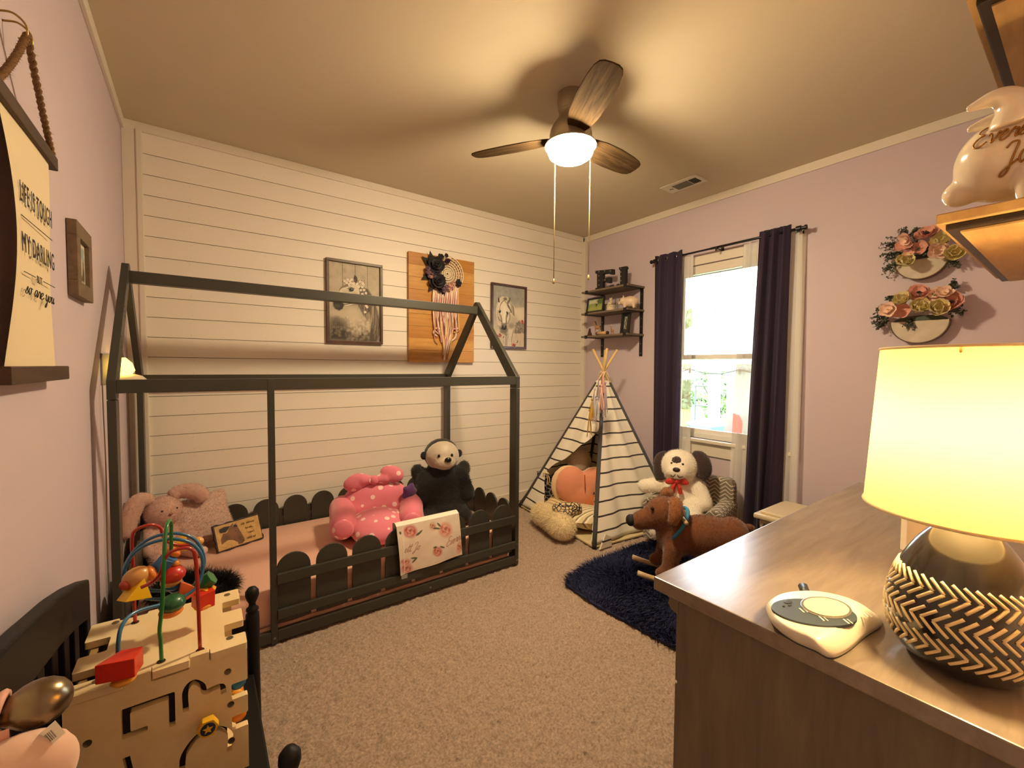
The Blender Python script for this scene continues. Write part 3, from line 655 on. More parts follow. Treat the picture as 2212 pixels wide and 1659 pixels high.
for k in range(90): P.ell(395+hr.random()*380, 462+hr.random()*95+max(0, (k % 5-2))*6, 8, 8, ['7A4A44', '4A3A2E', 'D9C8B0', '94685C', '59624A'][k % 5], .9, .4)
for x, y in [(430, 495), (465, 525), (480, 470), (520, 500), (545, 530), (585, 530), (640, 540), (505, 552), (545, 470), (670, 585), (690, 500), (735, 520), (730, 590), (750, 545), (705, 645), (795, 695), (730, 710), (760, 640), (800, 910), (815, 932), (780, 1020)]:
    P.ell(x, y, 20, 20, 'F2ECE0', 1, .25); P.ell(x, y, 6.5, 6.5, '8A642E', 1, .4)
P.contrast(1.18)
framed('horse_print', -2.664, -2.247, 1.498, 2.117, 'framed grey horse portrait with a flower crown on the white plank wall', P)
# second horse print
P = Paint([(162, 155), (843, 252), (825, 1522), (152, 1510)], 180, 270, 'C9C2B6')
P.poly([(100, 100), (900, 100), (900, 650), (640, 680), (100, 950)], 'A3A5A2', .95, 120); P.noise(.08, 12, 5); P.poly([(100, 1180), (900, 1180), (900, 1600), (100, 1600)], 'D6C8B8', .9, 60)
P.poly([(228, 790), (225, 700), (245, 590), (285, 470), (350, 410), (470, 425), (560, 570), (640, 675), (740, 660), (850, 655), (850, 1205), (640, 1230), (595, 1220), (545, 1520), (450, 1520), (475, 1230), (430, 1262), (305, 1190), (262, 1020)], 'D9D0C0', 1, 8)
P.ell(700, 800, 160, 130, 'E4DCCD', .8, .9); P.ell(600, 960, 90, 140, 'B5AB9C', .6, .9)
P.poly([(650, 1000), (720, 940), (850, 1030), (850, 1205), (640, 1228), (600, 1210)], '857D75', .95, 22)
for k in range(40): P.ell(620+hr.random()*210, 960+hr.random()*250, 12+14*hr.random(), 12+14*hr.random(), 'C8C0B6' if k % 2 else '6F685F', .5, .8)
P.poly([(275, 1060), (400, 1130), (485, 1120), (440, 1258), (320, 1205)], '776D62', .9, 22); P.ell(540, 1060, 70, 60, '8F867A', .7, .9); P.line([(300, 1190), (430, 1262), (470, 1240)], 5, '4E463E', .8)
P.poly([(280, 560), (330, 520), (400, 500), (500, 560), (535, 680), (500, 860), (470, 980), (455, 1095), (335, 1095), (318, 980), (290, 860), (265, 720)], 'E8E1D3', 1, 10)
P.line([(300, 800), (330, 900), (345, 1010)], 20, '9A9081', .7); P.line([(330, 830), (345, 930), (350, 1020)], 8, '6F665A', .7); P.line([(462, 810), (432, 900), (440, 1010)], 22, '5A5249', .75); P.line([(405, 640), (410, 800), (405, 980)], 22, 'F2ECE0', .8)
P.line([(505, 760), (515, 880), (478, 1010)], 14, '8F8578', .7); P.line([(275, 870), (300, 930), (335, 960)], 12, '766D61', .7); P.line([(262, 720), (262, 850), (300, 990)], 5, '8A8072', .8)
for k in range(60):
    side = k % 3; t = hr.random()
    if side == 0: P.line([(395+hr.normal()*10, 505), (330+hr.normal()*14, 590), (255+t*70, 640+t*140)], 3, ['7A6A54', 'F0EADD', 'A5967E'][k % 3 if k % 2 else 1], .75)
    elif side == 1: P.line([(405+hr.normal()*10, 505), (470+hr.normal()*12, 580), (470+t*70, 640+t*150)], 3, ['6A5C4A', 'F0EADD', '94866F'][(k//3) % 3], .75)
    else: P.line([(480+t*70, 470+t*110), (540+t*60, 600+t*60), (530+t*90, 760+t*90)], 3.5, ['4E453B', 'CFC5B4', '7C7164'][(k//3) % 3], .6)
P.line([(480, 600), (520, 690), (545, 760)], 12, '463E35', .85)
P.ell(303, 752, 24, 30, '16120F', 1, .4, .5); P.ell(462, 775, 20, 34, '16120F', 1, .4, -.4); P.line([(278, 725), (305, 712), (335, 735)], 5, '5E5448', .8); P.ell(420, 468, 42, 36, '6A6258', .85, .6)
P.poly([(265, 412), (292, 460), (304, 550), (268, 535)], '1F1A17', 1, 5); P.line([(262, 415), (262, 540)], 4, 'E8E0D2', .8); P.poly([(458, 520), (525, 450), (508, 525), (466, 585)], '8A8074', 1, 5); P.line([(500, 455), (527, 453), (507, 527), (470, 588)], 6, '2E2822', .9)
P.ell(393, 1070, 66, 70, '7A716B', 1, .6); P.ell(390, 1112, 58, 40, '1A1717', 1, .45); P.ell(365, 1072, 14, 26, '0C0A09', 1, .4); P.ell(430, 1072, 14, 22, '0C0A09', 1, .4); P.ell(395, 1060, 16, 40, 'A0968E', .6, .8)
P.poly([(482, 1130), (592, 1150), (562, 1320), (548, 1520), (450, 1520), (470, 1250)], 'DAD3C8', 1, 8); P.line([(592, 1150), (560, 1300), (548, 1420)], 7, '857C70', .8); P.line([(478, 1140), (470, 1260), (452, 1500)], 5, '9A9186', .8); P.line([(435, 1250), (430, 1490)], 8, '5E564C', .7)
for x, y, c in ((785, 970, 'A84A40'), (300, 1280, 'A8485E'), (590, 1475, 'AC5040')):
    for k in range(16): a = k*.8; P.ell(x+30*math.cos(a)*hr.random()*1.5, y+24*math.sin(a)*hr.random()*1.4, 20, 15, [c, 'E0A698', '7E2E2A'][k % 3], .85, .5, a)
for k in range(34): x = 170+hr.random()*650; y = 1260+hr.random()*240; P.line([(x, y), (x+8, y-30), (x+20*hr.normal(), y-70)], 2.5, ['5A5244', '8F8672', 'B5A894'][k % 3], .6)
for x, y in ((745, 1130), (675, 1410), (620, 1500), (380, 1310)): P.ell(x, y, 9, 30, '3E3A2E', .9, .5, .5)
P.contrast(1.15)
framed('horse_print', -1.222, -.808, 1.505, 2.113, 'framed white horse among red flowers on the white plank wall', P)
# plank board with dream catcher
px0, px1, pz0, pz1 = -2.034, -1.418, 1.364, 2.263
pb = thing('plank_board', ((px0+px1)/2, -.02, pz0), 'golden pine plank board hanging behind the dream catcher', 'board')
pines = [wood('golden_pine_%d' % i, a, b, (4+i, 3, 60-8*i), .45) for i, (a, b) in enumerate((('B07A34', 'C8944A'), ('A56C2A', 'BF883E'), ('B98340', 'CE9E56')))]
npk = 9; hh = (pz1-pz0)/npk
for k in range(npk): obj('plank', G().bx(px0, px1, -.036, -.004, pz0+k*hh+.0006, pz0+(k+1)*hh-.0006), pines[(k*2) % 3], pb, bev=.001)
obj('cleat', G().bx(px0+.05, px1-.05, -.004, 0, pz0+.2, pz0+.26), pines[0], pb)
dcc = PY(966, 592, -.05); dr_ = .155
dc = thing('dream_catcher', (dcc[0], -.05, dcc[2]-.85), 'crochet dream catcher with dark flowers and long pastel ribbons', 'dream catcher')
cro = mat('cream_crochet', 'E3D6BE', .9)
A = np.linspace(0, 2*math.pi, 48, endpoint=False)
obj('hoop', G().tube([dcc+np.array([math.cos(a)*dr_, 0, math.sin(a)*dr_]) for a in A], .005, 8, closed=True), cro, dc, smooth=True)
for i, rr in enumerate((.135, .112, .09, .068, .048, .03, .014)):
    nn = int(14+rr*180)
    obj('crochet_ring', G().tube([dcc+np.array([math.cos(a)*(rr+.0035*math.cos(nn*a)), -.002, math.sin(a)*(rr+.0035*math.cos(nn*a))]) for a in np.linspace(0, 2*math.pi, 160, endpoint=False)], .0048, 5, closed=True), cro, dc, smooth=True)
g = G()
for k in range(28):
    a = 2*math.pi*k/28; g.tube([dcc+np.array([math.cos(a)*.02, -.001, math.sin(a)*.02]), dcc+np.array([math.cos(a)*dr_, -.001, math.sin(a)*dr_])], .0022, 4)
obj('crochet_spokes', g, cro, dc)
blk = mat('black_petals', '17121C', .8, sheen=.3); mau = mat('mauve_petals', '8E6E86', .8); blu = mat('blush_petals', 'CFA59A', .8); plm = mat('plum_petals', '3E2438', .8)
def at_(x, y, yy=-.075): return PY(870+x/6.38, 535+y/6.38, yy)
for i, (x, y, r) in enumerate(((455, 250, .075), (480, 470, .068))): flower('rose', at_(x, y), (-.1, -1, .1), r, blk, None, dc, 7, 4, .35, .6, seed=i)
for i, (x, y, r) in enumerate(((400, 200, .05), (520, 560, .045), (410, 480, .045), (520, 130, .03), (600, 110, .02), (760, 490, .035), (370, 330, .04))): flower('flower', at_(x, y, -.062), (.1*(i % 3-1), -1, .1), r, blk, None, dc, 6, 2, .3, .5, seed=i+5)
for i, (x, y, r) in enumerate(((345, 290, .022), (340, 350, .022), (390, 345, .02), (430, 385, .02), (360, 395, .018), (500, 370, .02), (560, 560, .022), (600, 540, .022), (560, 600, .018), (600, 200, .026), (625, 180, .02))): flower('flower', at_(x, y, -.08), (0, -1, .2), r, plm if i > 8 else mau, None, dc, 5, 2, .5, .6, seed=i+20)
for i, (x, y, r) in enumerate(((390, 405, .018), (645, 520, .026), (690, 500, .024), (640, 570, .022), (690, 545, .02), (370, 340, .016))): flower('flower', at_(x, y, -.082), (0, -1, .1), r, blu, None, dc, 5, 2, .5, .6, seed=i+40)
dkl = mat('dark_fabric_leaf', '1E2420', .8)
for i, (x, y, dx_, dz_) in enumerate(((330, 180, -.7, .5), (390, 130, -.2, 1), (330, 400, -.8, -.5), (400, 540, -.5, -.8), (560, 620, .1, -1))):
    c = at_(x, y, -.055); d = np.array([dx_, 0, dz_]); d /= np.linalg.norm(d); s = np.array([-d[2], 0, d[0]])
    obj('leaf', G().add([c-d*.05, c+s*.028-d*.01+[0, -.006, 0], c+d*.055, c-s*.028-d*.01+[0, -.006, 0], c+[0, -.01, 0]], [(0, 4, 1), (1, 4, 2), (2, 4, 3), (3, 4, 0)]), dkl, dc, smooth=True)
ribs = [mat('ribbon_%d' % i, c, .7) for i, c in enumerate(('EAD9CF', 'C9908A', 'F2E8E2', 'D9B27E', 'B9787A', 'E6C7BC'))]
for k in range(34):
    t = k/33; x0 = 425+t*340; x1 = 420+t*320+70*math.sin(t*7); xm = x0+18*math.sin(k*2.1)
    yb = 1380+110*math.sin(k*1.7)+ (60 if 8 < k < 28 else -160)
    pts = smooth_path([at_(x0, 545+20*math.sin(k), -.052), at_(xm-8, 800, -.056-.006*(k % 3)), at_(x0+14*math.cos(k*1.3), 1100, -.058-.008*(k % 2)), at_(x1*.55+x0*.45+ (0 if t < .1 or t > .9 else (590-x0)*.22), yb*.75+260, -.055), at_((x1+x0)/2+(560-x0)*.35, yb, -.05)], 5)
    obj('ribbon', G().tube(pts, .0045 if k % 3 else .0068, 5), ribs[k % 6], dc, smooth=True)
# ---------------------------------------------------------------- half-round wall planters
potm = mat('whitewashed_metal', 'C3B8A8', .6, var=(18, .10)); edgem = mat('brown_edge', '6B5444', .5)
fpk = mat('pink_silk', 'D79B8C', .7, sheen=.3); fpa = mat('pale_peach_silk', 'E2C1AE', .7, sheen=.3); fcr = mat('cream_silk', 'D8CC94', .7, sheen=.3); fdk = mat('dark_stamen', '241A20', .8); grn = mat('eucalyptus_leaf', '4B5246', .7, var=(20, .2)); fyl = mat('pale_stamen', 'B8A860', .7)
def planter(cy, zt, r, label, fl, spr, d0):
    t = thing('wall_planter', (-.03, cy, zt-r), label, 'wall planter')
    arc = [(r*math.cos(a), r*math.sin(a)) for a in np.linspace(math.pi, 2*math.pi, 28)]
    obj('pot_face', G().prism(arc, (-.052, cy, zt), (0, -1, 0), (0, 0, 1), -.003), potm, t, smooth=False)
    P1 = [(-.055, cy-q[0], zt+q[1]) for q in arc]; n = len(P1)
    obj('rim', G().tube(P1, .003, 6), edgem, t, smooth=True)
    obj('pot_side', G().add(P1+[(-.003, q[1], q[2]) for q in P1], [(i, i+1, n+i+1, n+i) for i in range(n-1)]), edgem, t, smooth=True)
    obj('moss', G().ell((-.028, cy, zt+.004), (.02, r*.94, .03), n=14), grn, t, smooth=True)
    for i, (x, y, rr, kind) in enumerate(fl):
        c = PX(1860+x/5.53, 460+y/5.53, -.075-.02*(i % 3)); q = np.random.default_rng(i+d0)
        nrm = np.array([-1, .35*q.normal(), .35+.3*q.normal()])
        if kind == 'p': flower('poppy', c, nrm, rr, fpk, fdk, t, 6, 2, .35, .62, .2, seed=i+d0)
        elif kind == 'h': flower('blossom', c, nrm, rr, fpa, fyl, t, 5, 2, .4, .5, .12, seed=i+d0)
        elif kind == 'k': flower('blossom', c, nrm, rr, fpk, None, t, 5, 1, .5, .5, .1, seed=i+d0)
        else: flower('anemone', c, nrm, rr, fcr, fyl, t, 6, 2, .75, .62, .16, seed=i+d0)
    q = np.random.default_rng(d0)
    for (x, y, dy, dz, ln) in spr:
        g = G(); c = PX(1860+x/5.53, 460+y/5.53, -.05)
        for j in range(9): leafy(g, c, (-.15+.3*q.normal(), -dy+.28*q.normal(), dz+.28*q.normal()), ln*(.7+.5*q.random()), 20, .014, q)
        obj('leaf_spray', g, grn, t)
planter(-2.738, 1.968, .115, 'upper half-round wall planter with pink poppies and greenery', [(790, 265, .058, 'p'), (510, 420, .05, 'k'), (545, 300, .042, 'h'), (720, 415, .045, 'k'), (910, 460, .052, 'h'), (525, 600, .055, 'c'), (1000, 340, .055, 'c'), (1120, 480, .055, 'c'), (560, 500, .03, 'k')],
        [(500, 480, -1, .0, .10), (480, 400, -.8, .5, .09), (560, 320, -.3, 1, .08), (650, 300, .1, 1, .07), (480, 560, -.8, -.5, .09), (660, 470, 0, .4, .07), (1060, 520, .5, -.9, .06), (760, 480, .2, .2, .07)], 11)
planter(-2.742, 1.612, .128, 'lower half-round wall planter with cream anemones and pink poppies', [(690, 965, .055, 'p'), (510, 1050, .055, 'c'), (330, 1160, .05, 'h'), (490, 1165, .05, 'k'), (690, 1140, .058, 'c'), (905, 1150, .058, 'c'), (900, 980, .05, 'h'), (1110, 1075, .062, 'p'), (1000, 960, .042, 'h'), (790, 1000, .04, 'k')],
        [(330, 1230, -1, -.1, .08), (420, 1060, -.6, .8, .06), (330, 1160, -1, .1, .06), (1040, 920, .4, 1, .06), (1060, 1150, .5, -.2, .06), (600, 1270, -.1, -.5, .05), (800, 1070, 0, .3, .07), (320, 1280, -.8, -.5, .06)], 31)
# ---------------------------------------------------------------- left wall
sign = thing('scroll_sign', (-3.74, -1.90, 1.28), 'cream canvas scroll sign with dark wood bars hanging from a rope on the left wall', 'wall sign')
dw_ = wood('dark_stained_pine', '2E1E12', '4C3420', (20, 4, 20), .6)
SX = -3.735
obj('top_bar', G().bx(SX-.013, SX+.015, -2.13, -1.690, 1.846, 1.880), dw_, sign, bev=.003)
obj('bottom_bar', G().bx(SX-.013, SX+.017, -2.115, -1.655, 1.284, 1.321), dw_, sign, bev=.003)
canv = mat('cream_canvas', 'E2D3B4', .9, bump=(700, .2, .001))
def cfn(u, v): return (SX+.003+.008*math.sin(math.pi*v)+.003*math.sin(5*v+2*u)+.022*math.sin(math.pi*v)*max(0, .25-u)*2-.03*max(0, u-.82)*math.sin(math.pi*v), -2.085+.345*u+.004*math.sin(7*v)*(1 if u > .5 else -1), 1.855-.54*v)
obj('canvas', G().grid(cfn, 20, 30), canv, sign, smooth=True)
ink = mat('black_ink', '1C1A18', .8)
def sgn(s, z, sz, y0, y1):
    o = text('lettering', s, (SX+.0165, y0, z), (0, 1, 0), (0, 0, 1), sz, ink, sign, th=.0006, spacing=1.15)
    wdt = max(v.co.y for v in o.data.vertices)-min(v.co.y for v in o.data.vertices); k = (y1-y0)/wdt
    for v in o.data.vertices: v.co.y *= k
    o.location.y = (y0+y1)/2-LOC[sign.name][1]
sgn('LIFE IS TOUGH', 1.671, .062, -2.022, -1.785)
sgn('MY DARLING', 1.566, .060, -2.02, -1.775)
sgn('BUT', 1.513, .024, -1.925, -1.885)
obj('rule', G().bx(SX+.016, SX+.0168, -2.02, -1.785, 1.640, 1.6416).bx(SX+.016, SX+.0168, -2.015, -1.935, 1.5225, 1.524).bx(SX+.016, SX+.0168, -1.875, -1.775, 1.5225, 1.524), ink, sign)
script('lettering', 'so are you', (SX+.0165, -2.012, 1.478), (0, 2.1, 0), (0, 0, 1), .0165, .0009, ink, sign, .25)
rope = mat('jute_rope', '7A5A38', .95, bump=(300, .6, .003))
hk = np.array([SX, -1.912, 2.072])
for s, ye in ((-1, -2.10), (1, -1.72)):
    a = hk+np.array([.012, 0, 0]); b = np.array([SX+.01, ye, 1.876])
    for ph in (0, math.pi):
        pts = [a+(b-a)*t+np.array([.0032*math.sin(60*t+ph), .0032*math.cos(60*t+ph), -.010*math.sin(math.pi*t)]) for t in np.linspace(0, 1, 70)]
        obj('rope_strand', fuzz(G().tube(pts, .0046, 6).arr(), 160, .008, .0004), rope, sign, smooth=True)
hook = thing('wall_hook', (-3.76, -1.91, 2.045), 'small brass wire hook holding the scroll sign rope', 'hook')
for yy in (-1.93, -1.895): obj('wire', G().tube(smooth_path([(-3.764, yy, 2.095), (-3.74, yy, 2.100), (-3.722, yy+.004, 2.085), (-3.722, yy+.008, 2.060), (-3.735, yy+.008, 2.052)], 6), .0022, 6), mat('brass_wire', 'A98D54', .35, .9), hook, smooth=True)
# small shadow-box frame
fy0, fy1, fz0, fz1 = -1.448, -1.040, 1.54, 1.805
def lw(x, y, X=-3.728): return PX(x, y, X)
a, b, c, d = lw(144, 474, -3.76), lw(199, 508, -3.737), lw(201, 662, -3.737), lw(150, 650, -3.76)
fy0, fy1, fz0, fz1 = (a[1]+d[1])/2, (b[1]+c[1])/2, 1.553, 1.80
ff = thing('framed_photo', (-3.74, (fy0+fy1)/2, fz0), 'weathered brown wood photo frame beside the scroll sign', 'photo frame')
wth = wood('weathered_wood', '5F4C38', '7C6850', (20, 6, 20), .7); bw_ = .05
obj('frame', G().bx(-3.7625, -3.737, fy0, fy1, fz1-bw_, fz1).bx(-3.7625, -3.737, fy0, fy1, fz0, fz0+bw_).bx(-3.7625, -3.737, fy0, fy0+bw_, fz0+bw_, fz1-bw_).bx(-3.7625, -3.737, fy1-bw_, fy1, fz0+bw_, fz1-bw_), wth, ff, bev=.002)
P = Paint([(0, 0), (100, 0), (100, 80), (0, 80)], 40, 32, 'C9C2B2'); P.poly([(8, 8), (92, 8), (92, 72), (8, 72)], '7C8270'); P.poly([(8, 8), (92, 8), (92, 34), (8, 30)], '8FA0A0'); P.poly([(8, 46), (50, 40), (92, 50), (92, 72), (8, 72)], '4E4A38', 1, 4); P.ell(45, 44, 12, 18, '2C2A2A'); P.ell(62, 46, 9, 16, 'C8B8A8'); P.noise(.12, 4, 8)
P.build('photo', lambda u, v: np.concatenate([np.full_like(u, -3.75), fy0+bw_+(fy1-fy0-2*bw_)*u, fz1-bw_-(fz1-fz0-2*bw_)*v], 1), ff)
# plug-in wall sconce by the bed head
sp = PX(262, 800, -3.72); sy = sp[1]; sz_ = sp[2]
sc_ = thing('wall_sconce', (-3.76, sy, sz_-.1), 'small wall sconce with a glowing yellow shade above the bed head', 'sconce')
sp0 = PX(222, 760, -3.755)
obj('backplate', G().bx(-3.763, -3.757, sp0[1]+.0, sy+.10, sz_-.06, sz_+.075), mat('pale_wood_plate', '8F8470', .6), sc_, bev=.002)
glow = mat('glowing_yellow', 'FFD23A', .5, emit=((1.0, .62, .08), 1.6))
obj('shade', G().lathe([(.012, .055), (.035, .03), (.045, -.005), (.03, -.03)], (-3.715, sy, sz_+.005), (0, 0, 1), 8), glow, sc_)
obj('cup', G().lathe([(.001, -.075), (.05, -.07), (.072, -.05), (.07, -.028), (.055, -.012), (.03, -.004)], (-3.70, sy+.02, sz_-.015), (0, 0, 1), 24), mat('white_glass_cup', 'D8CBB8', .3), sc_, smooth=True)
obj('wire_hook', G().tube(smooth_path([(-3.757, sy+.02, sz_+.05), (-3.72, sy+.03, sz_+.055), (-3.70, sy+.05, sz_+.045)], 5), .002, 5), mat('brass_wire'), sc_, smooth=True)
cy_ = PX(231, 860, -3.75)[1]
pts = [(-3.755, cy_-.05+.012*math.sin(z*9), z) for z in np.linspace(sz_-.05, .32, 30)]
obj('cord', G().tube(pts, .0025, 5), mat('grey_cord', '6F675E', .6), sc_, smooth=True)
# ---------------------------------------------------------------- corner shelf unit
shw = wood('grey_shelf_wood', '5E5144', '7C6C5A', (20, 3, 20), .6); blkm = mat('black_metal', '1D1E22', .45, .3)
su = thing('shelf_unit', (-.12, -.5, 1.44), 'three-tier wall shelf on black metal brackets in the corner above the tent', 'shelf')
SZ = (2.082, 1.862, 1.632)
for z in SZ: obj('shelf_board', G().bx(-.245, -.004, -.805, -.212, z, z+.018), shw, su, bev=.002)
for y in (-.285, -.772):
    obj('bracket_upright', G().bx(-.006, -.0005, y-.018, y+.018, 1.44, 2.10), blkm, su, bev=.001)
    for z in SZ: obj('bracket_arm', G().bx(-.25, -.006, y-.016, y+.016, z-.005, z-.001).bx(-.252, -.246, y-.016, y+.016, z-.012, z+.022), blkm, su, bev=.001)
    for z in (1.47, 1.56, 1.72, 1.80, 1.95, 2.03): obj('screw', G().lathe([(.006, 0), (.005, .002), (.001, .003)], (-.006, y, z), (-1, 0, 0), 8), mat('screw_steel'), su)
def sp_(x, y, X=-.15): return PX(1250+x/9.213, 560+y/9.213, X)
def letter(nm, poly, X, th, label, bulbs, zb):
    # poly in crop pixels; laid flat on the plane X, foot on the shelf
    Q = [sp_(a, b, X) for a, b in poly]; dz = zb-min(q[2] for q in Q); g = G()
    g.prism([(q[1], q[2]+dz) for q in Q][::-1], (X, 0, 0), (0, 1, 0), (0, 0, 1), th)
    o = obj(nm, g, mat('black_enamel', '17171A', .5), bev=.002, label=label, cat='letter')
    for a, b in bulbs: q = sp_(a, b, X); obj('bulb', G().ell((X-.004, q[1], q[2]+dz), .006, n=8), mat('clear_bulb', '8D8A84', .2), o, smooth=True)
zs = SZ[0]+.018
letter('marquee_letter', [(330, 235), (680, 200), (680, 305), (625, 310), (608, 285), (480, 300), (480, 400), (520, 398), (560, 368), (625, 362), (625, 475), (570, 478), (545, 455), (480, 462), (480, 568), (600, 555), (615, 530), (668, 522), (668, 552), (668, 565), (330, 612), (330, 580), (362, 570), (362, 300), (330, 290)], -.205, .035, 'black marquee letter E standing on the top corner shelf', [(408, 255), (520, 240), (635, 240), (408, 340), (408, 430), (408, 520), (530, 418)], zs)
letter('marquee_letter', [(800, 155), (940, 130), (948, 180), (932, 190), (925, 500), (790, 530), (740, 535), (745, 500), (780, 478), (800, 495), (822, 490), (822, 205), (800, 200)], -.205, .035, 'black marquee letter J standing on the top corner shelf', [(845, 170), (845, 250), (845, 335), (845, 425)], zs)
zs = SZ[1]+.018
def leanframe(nm, p0, p1, h, tilt, label, X, art):
    a, b = sp_(*p0, X), sp_(*p1, X); y0, y1 = a[1], b[1]; z = art[1]; R = rot(0, tilt, 0)
    t = thing(nm, (X, (y0+y1)/2, z), label, 'photo frame'); w2 = abs(y1-y0); O = np.array([X, y0, z]); UY = np.array([0, -1., 0]); UZ = R@np.array([0, 0, 1.])
    N = np.cross(UY, UZ); N = N/np.linalg.norm(N)
    def q(u, v, d=0): return O+UY*w2*u+UZ*h*v+N*d
    g = G(); b_ = .018/w2; bh = .018/h
    for u0, u1, v0, v1 in ((0, 1, 0, bh), (0, 1, 1-bh, 1), (0, b_, bh, 1-bh), (1-b_, 1, bh, 1-bh)):
        A = [q(u0, v0), q(u1, v0), q(u1, v1), q(u0, v1)]; g.add(A+[x+N*.014 for x in A], [(3, 2, 1, 0), (4, 5, 6, 7), (0, 1, 5, 4), (1, 2, 6, 5), (2, 3, 7, 6), (3, 0, 4, 7)])
    obj('frame', g, mat('black_enamel'), t)
    art[0].build('photo', lambda u, v: O+UY*w2*(b_+(1-2*b_)*u)+UZ*h*(bh+(1-2*bh)*(1-v))+N*.006, t, rough=.3)
    A = [q(.35, .0, 0), q(.65, 0, 0), q(.6, .6, 0), q(.4, .6, 0)]; Bk = [x-N*.004 for x in A]; Bk[0] = Bk[0]+np.array([.05, 0, 0]); Bk[1] = Bk[1]+np.array([.05, 0, 0]); Bk[0][2] = Bk[1][2] = z
    obj('easel', G().add([Bk[0], Bk[1], A[2], A[3], Bk[0]+[.003, 0, 0], Bk[1]+[.003, 0, 0], A[2]+[.003, 0, 0], A[3]+[.003, 0, 0]], [(0, 1, 2, 3), (7, 6, 5, 4), (0, 4, 5, 1), (2, 6, 7, 3)]), mat('black_enamel'), t)
P = Paint([(0, 0), (100, 0), (100, 70), (0, 70)], 50, 35, '8FA05A'); P.poly([(0, 0), (100, 0), (100, 20), (0, 26)], 'BFC7A8', 1, 4); P.ell(80, 15, 24, 18, '4E6A35', 1, .6); P.ell(57, 38, 5, 17, '2C2A2E', 1, .4); P.ell(57, 22, 5, 6, 'C9B28C', 1, .4); P.poly([(0, 48), (100, 40), (100, 70), (0, 70)], 'A9B060', .8, 6); P.noise(.1, 4, 2)
leanframe('framed_photo', (160, 900), (500, 860), .155, .16, 'black framed landscape photo on the middle corner shelf', -.195, (P, zs))
# snow globe
c = sp_(645, 960, -.185)
sg = thing('snow_globe', (c[0], c[1], zs), 'cream music box figurine under a small dome on the middle corner shelf', 'figurine')
crm = mat('cream_resin', 'CDBFA6', .5, var=(40, .08))
obj('base', G().lathe([(.046, 0), (.046, .012), (.043, .016), (.043, .040), (.046, .044), (.044, .052), (.03, .054)], (c[0], c[1], zs), (0, 0, 1), 24), crm, sg, auto=40)
obj('bear', blob(G().ell((c[0], c[1], zs+.075), (.018, .02, .024)).ell((c[0]-.004, c[1], zs+.106), .017).ell((c[0]-.004, c[1]+.013, zs+.121), .007).ell((c[0]-.004, c[1]-.013, zs+.121), .007).caps((c[0]-.01, c[1]+.014, zs+.08), (c[0]-.026, c[1]+.018, zs+.06), .008, .008).caps((c[0]-.01, c[1]-.014, zs+.08), (c[0]-.026, c[1]-.018, zs+.06), .008, .008), .004, 3), crm, sg, smooth=True)
obj('arch_back', G().tube([(c[0]+.022, c[1]+.036*math.cos(a), zs+.09+.055*math.sin(a)) for a in np.linspace(-.7, math.pi+.7, 24)], .005, 8), mat('dark_resin', '5E5548', .5), sg, smooth=True)
# piggy bank
def pig(nm, c, s, face, label, m, eyes, parts_m):
    # a standing pig, nose along 'face' (unit vector in plan), s = body half length
    f = np.array([face[0], face[1], 0.]); l = np.array([-f[1], f[0], 0]); up = np.array([0, 0, 1.]); c = np.asarray(c, float)
    t = thing(nm, c, label, 'piggy bank'); B = np.array([f, l, up]).T
    def q(a, b, d): return c+f*a*s+l*b*s+up*d*s
    g = G().ell(q(-.1, 0, .82), np.array([.95, .68, .66])*s, B, 20).ell(q(.72, 0, .92), np.array([.45, .48, .46])*s, B, 18).caps(q(.95, 0, .78), q(1.15, 0, .72), .22*s, .2*s)
    for a in (-.55, .45):
        for b in (-.34, .34): g.caps(q(a, b, .55), q(a*1.05, b, .14), .22*s, .16*s)
    obj('body', blob(g, s*.055, 5), m, t, smooth=True)
    for b in (-1, 1):
        e = q(.62, b*.34, 1.28); obj('ear', G().add([q(.55, b*.18, 1.22), q(.72, b*.42, 1.12), q(.66, b*.36, 1.62), q(.50, b*.34, 1.18)], [(0, 1, 2), (1, 3, 2), (3, 0, 2), (0, 3, 1)]), m, t, bev=.0)
        obj('eye', G().ell(q(1.06, b*.26, 1.02), s*.075, n=8), eyes, t, smooth=True)
        obj('nostril', G().ell(q(1.345, b*.08, .73), s*.03, n=6), eyes, t, smooth=True)
    obj('tail', G().tube([q(-1.03-.06*math.sin(a), .07*math.cos(a*2), .95+.03*a) for a in np.linspace(0, 6, 20)], s*.04, 6), m, t, smooth=True)
    return t
c = sp_(1010, 870, -.165)
pigm = mat('blush_ceramic', 'D9C3AC', .45)
pig('piggy_bank', (c[0], c[1], zs), .080, (-.45, .89), 'blush coloured piggy bank with dark eyes on the middle corner shelf', pigm, mat('dark_eye', '1A1210', .2), None)
# lower shelf pieces
zs = SZ[2]+.018
tan = mat('tan_resin', 'A07A50', .55, var=(40, .15)); brn = mat('dark_brown_resin', '4A2E20', .5)
c = sp_(370, 1330, -.205)
hf = thing('horse_figurine', (c[0], c[1], zs+.035), 'small brown horse figurine standing on the wooden log on the lowest corner shelf', 'figurine')
def hq(a, d): return np.array([c[0], c[1]-a, zs+.035+d])
g = G().ell(hq(.005, .045), (.016, .034, .020)).caps(hq(-.022, .055), hq(-.034, .092), .012, .008).caps(hq(-.034, .094), hq(-.052, .086), .010, .006)
for a in (-.022, .03): g.caps(hq(a, .035), hq(a-.004, .006), .008, .005)
obj('body', blob(g, .004, 3), tan, hf, smooth=True)
obj('mane', G().tube(smooth_path([hq(-.040, .106), hq(-.024, .095), hq(-.014, .070)], 5), [.004]+[.007]*9+[.004], 6), brn, hf, smooth=True)
obj('tail', G().tube(smooth_path([hq(.036, .055), hq(.050, .045), hq(.052, .012)], 5), .007, 6), brn, hf, smooth=True)
c = sp_(470, 1440, -.205)
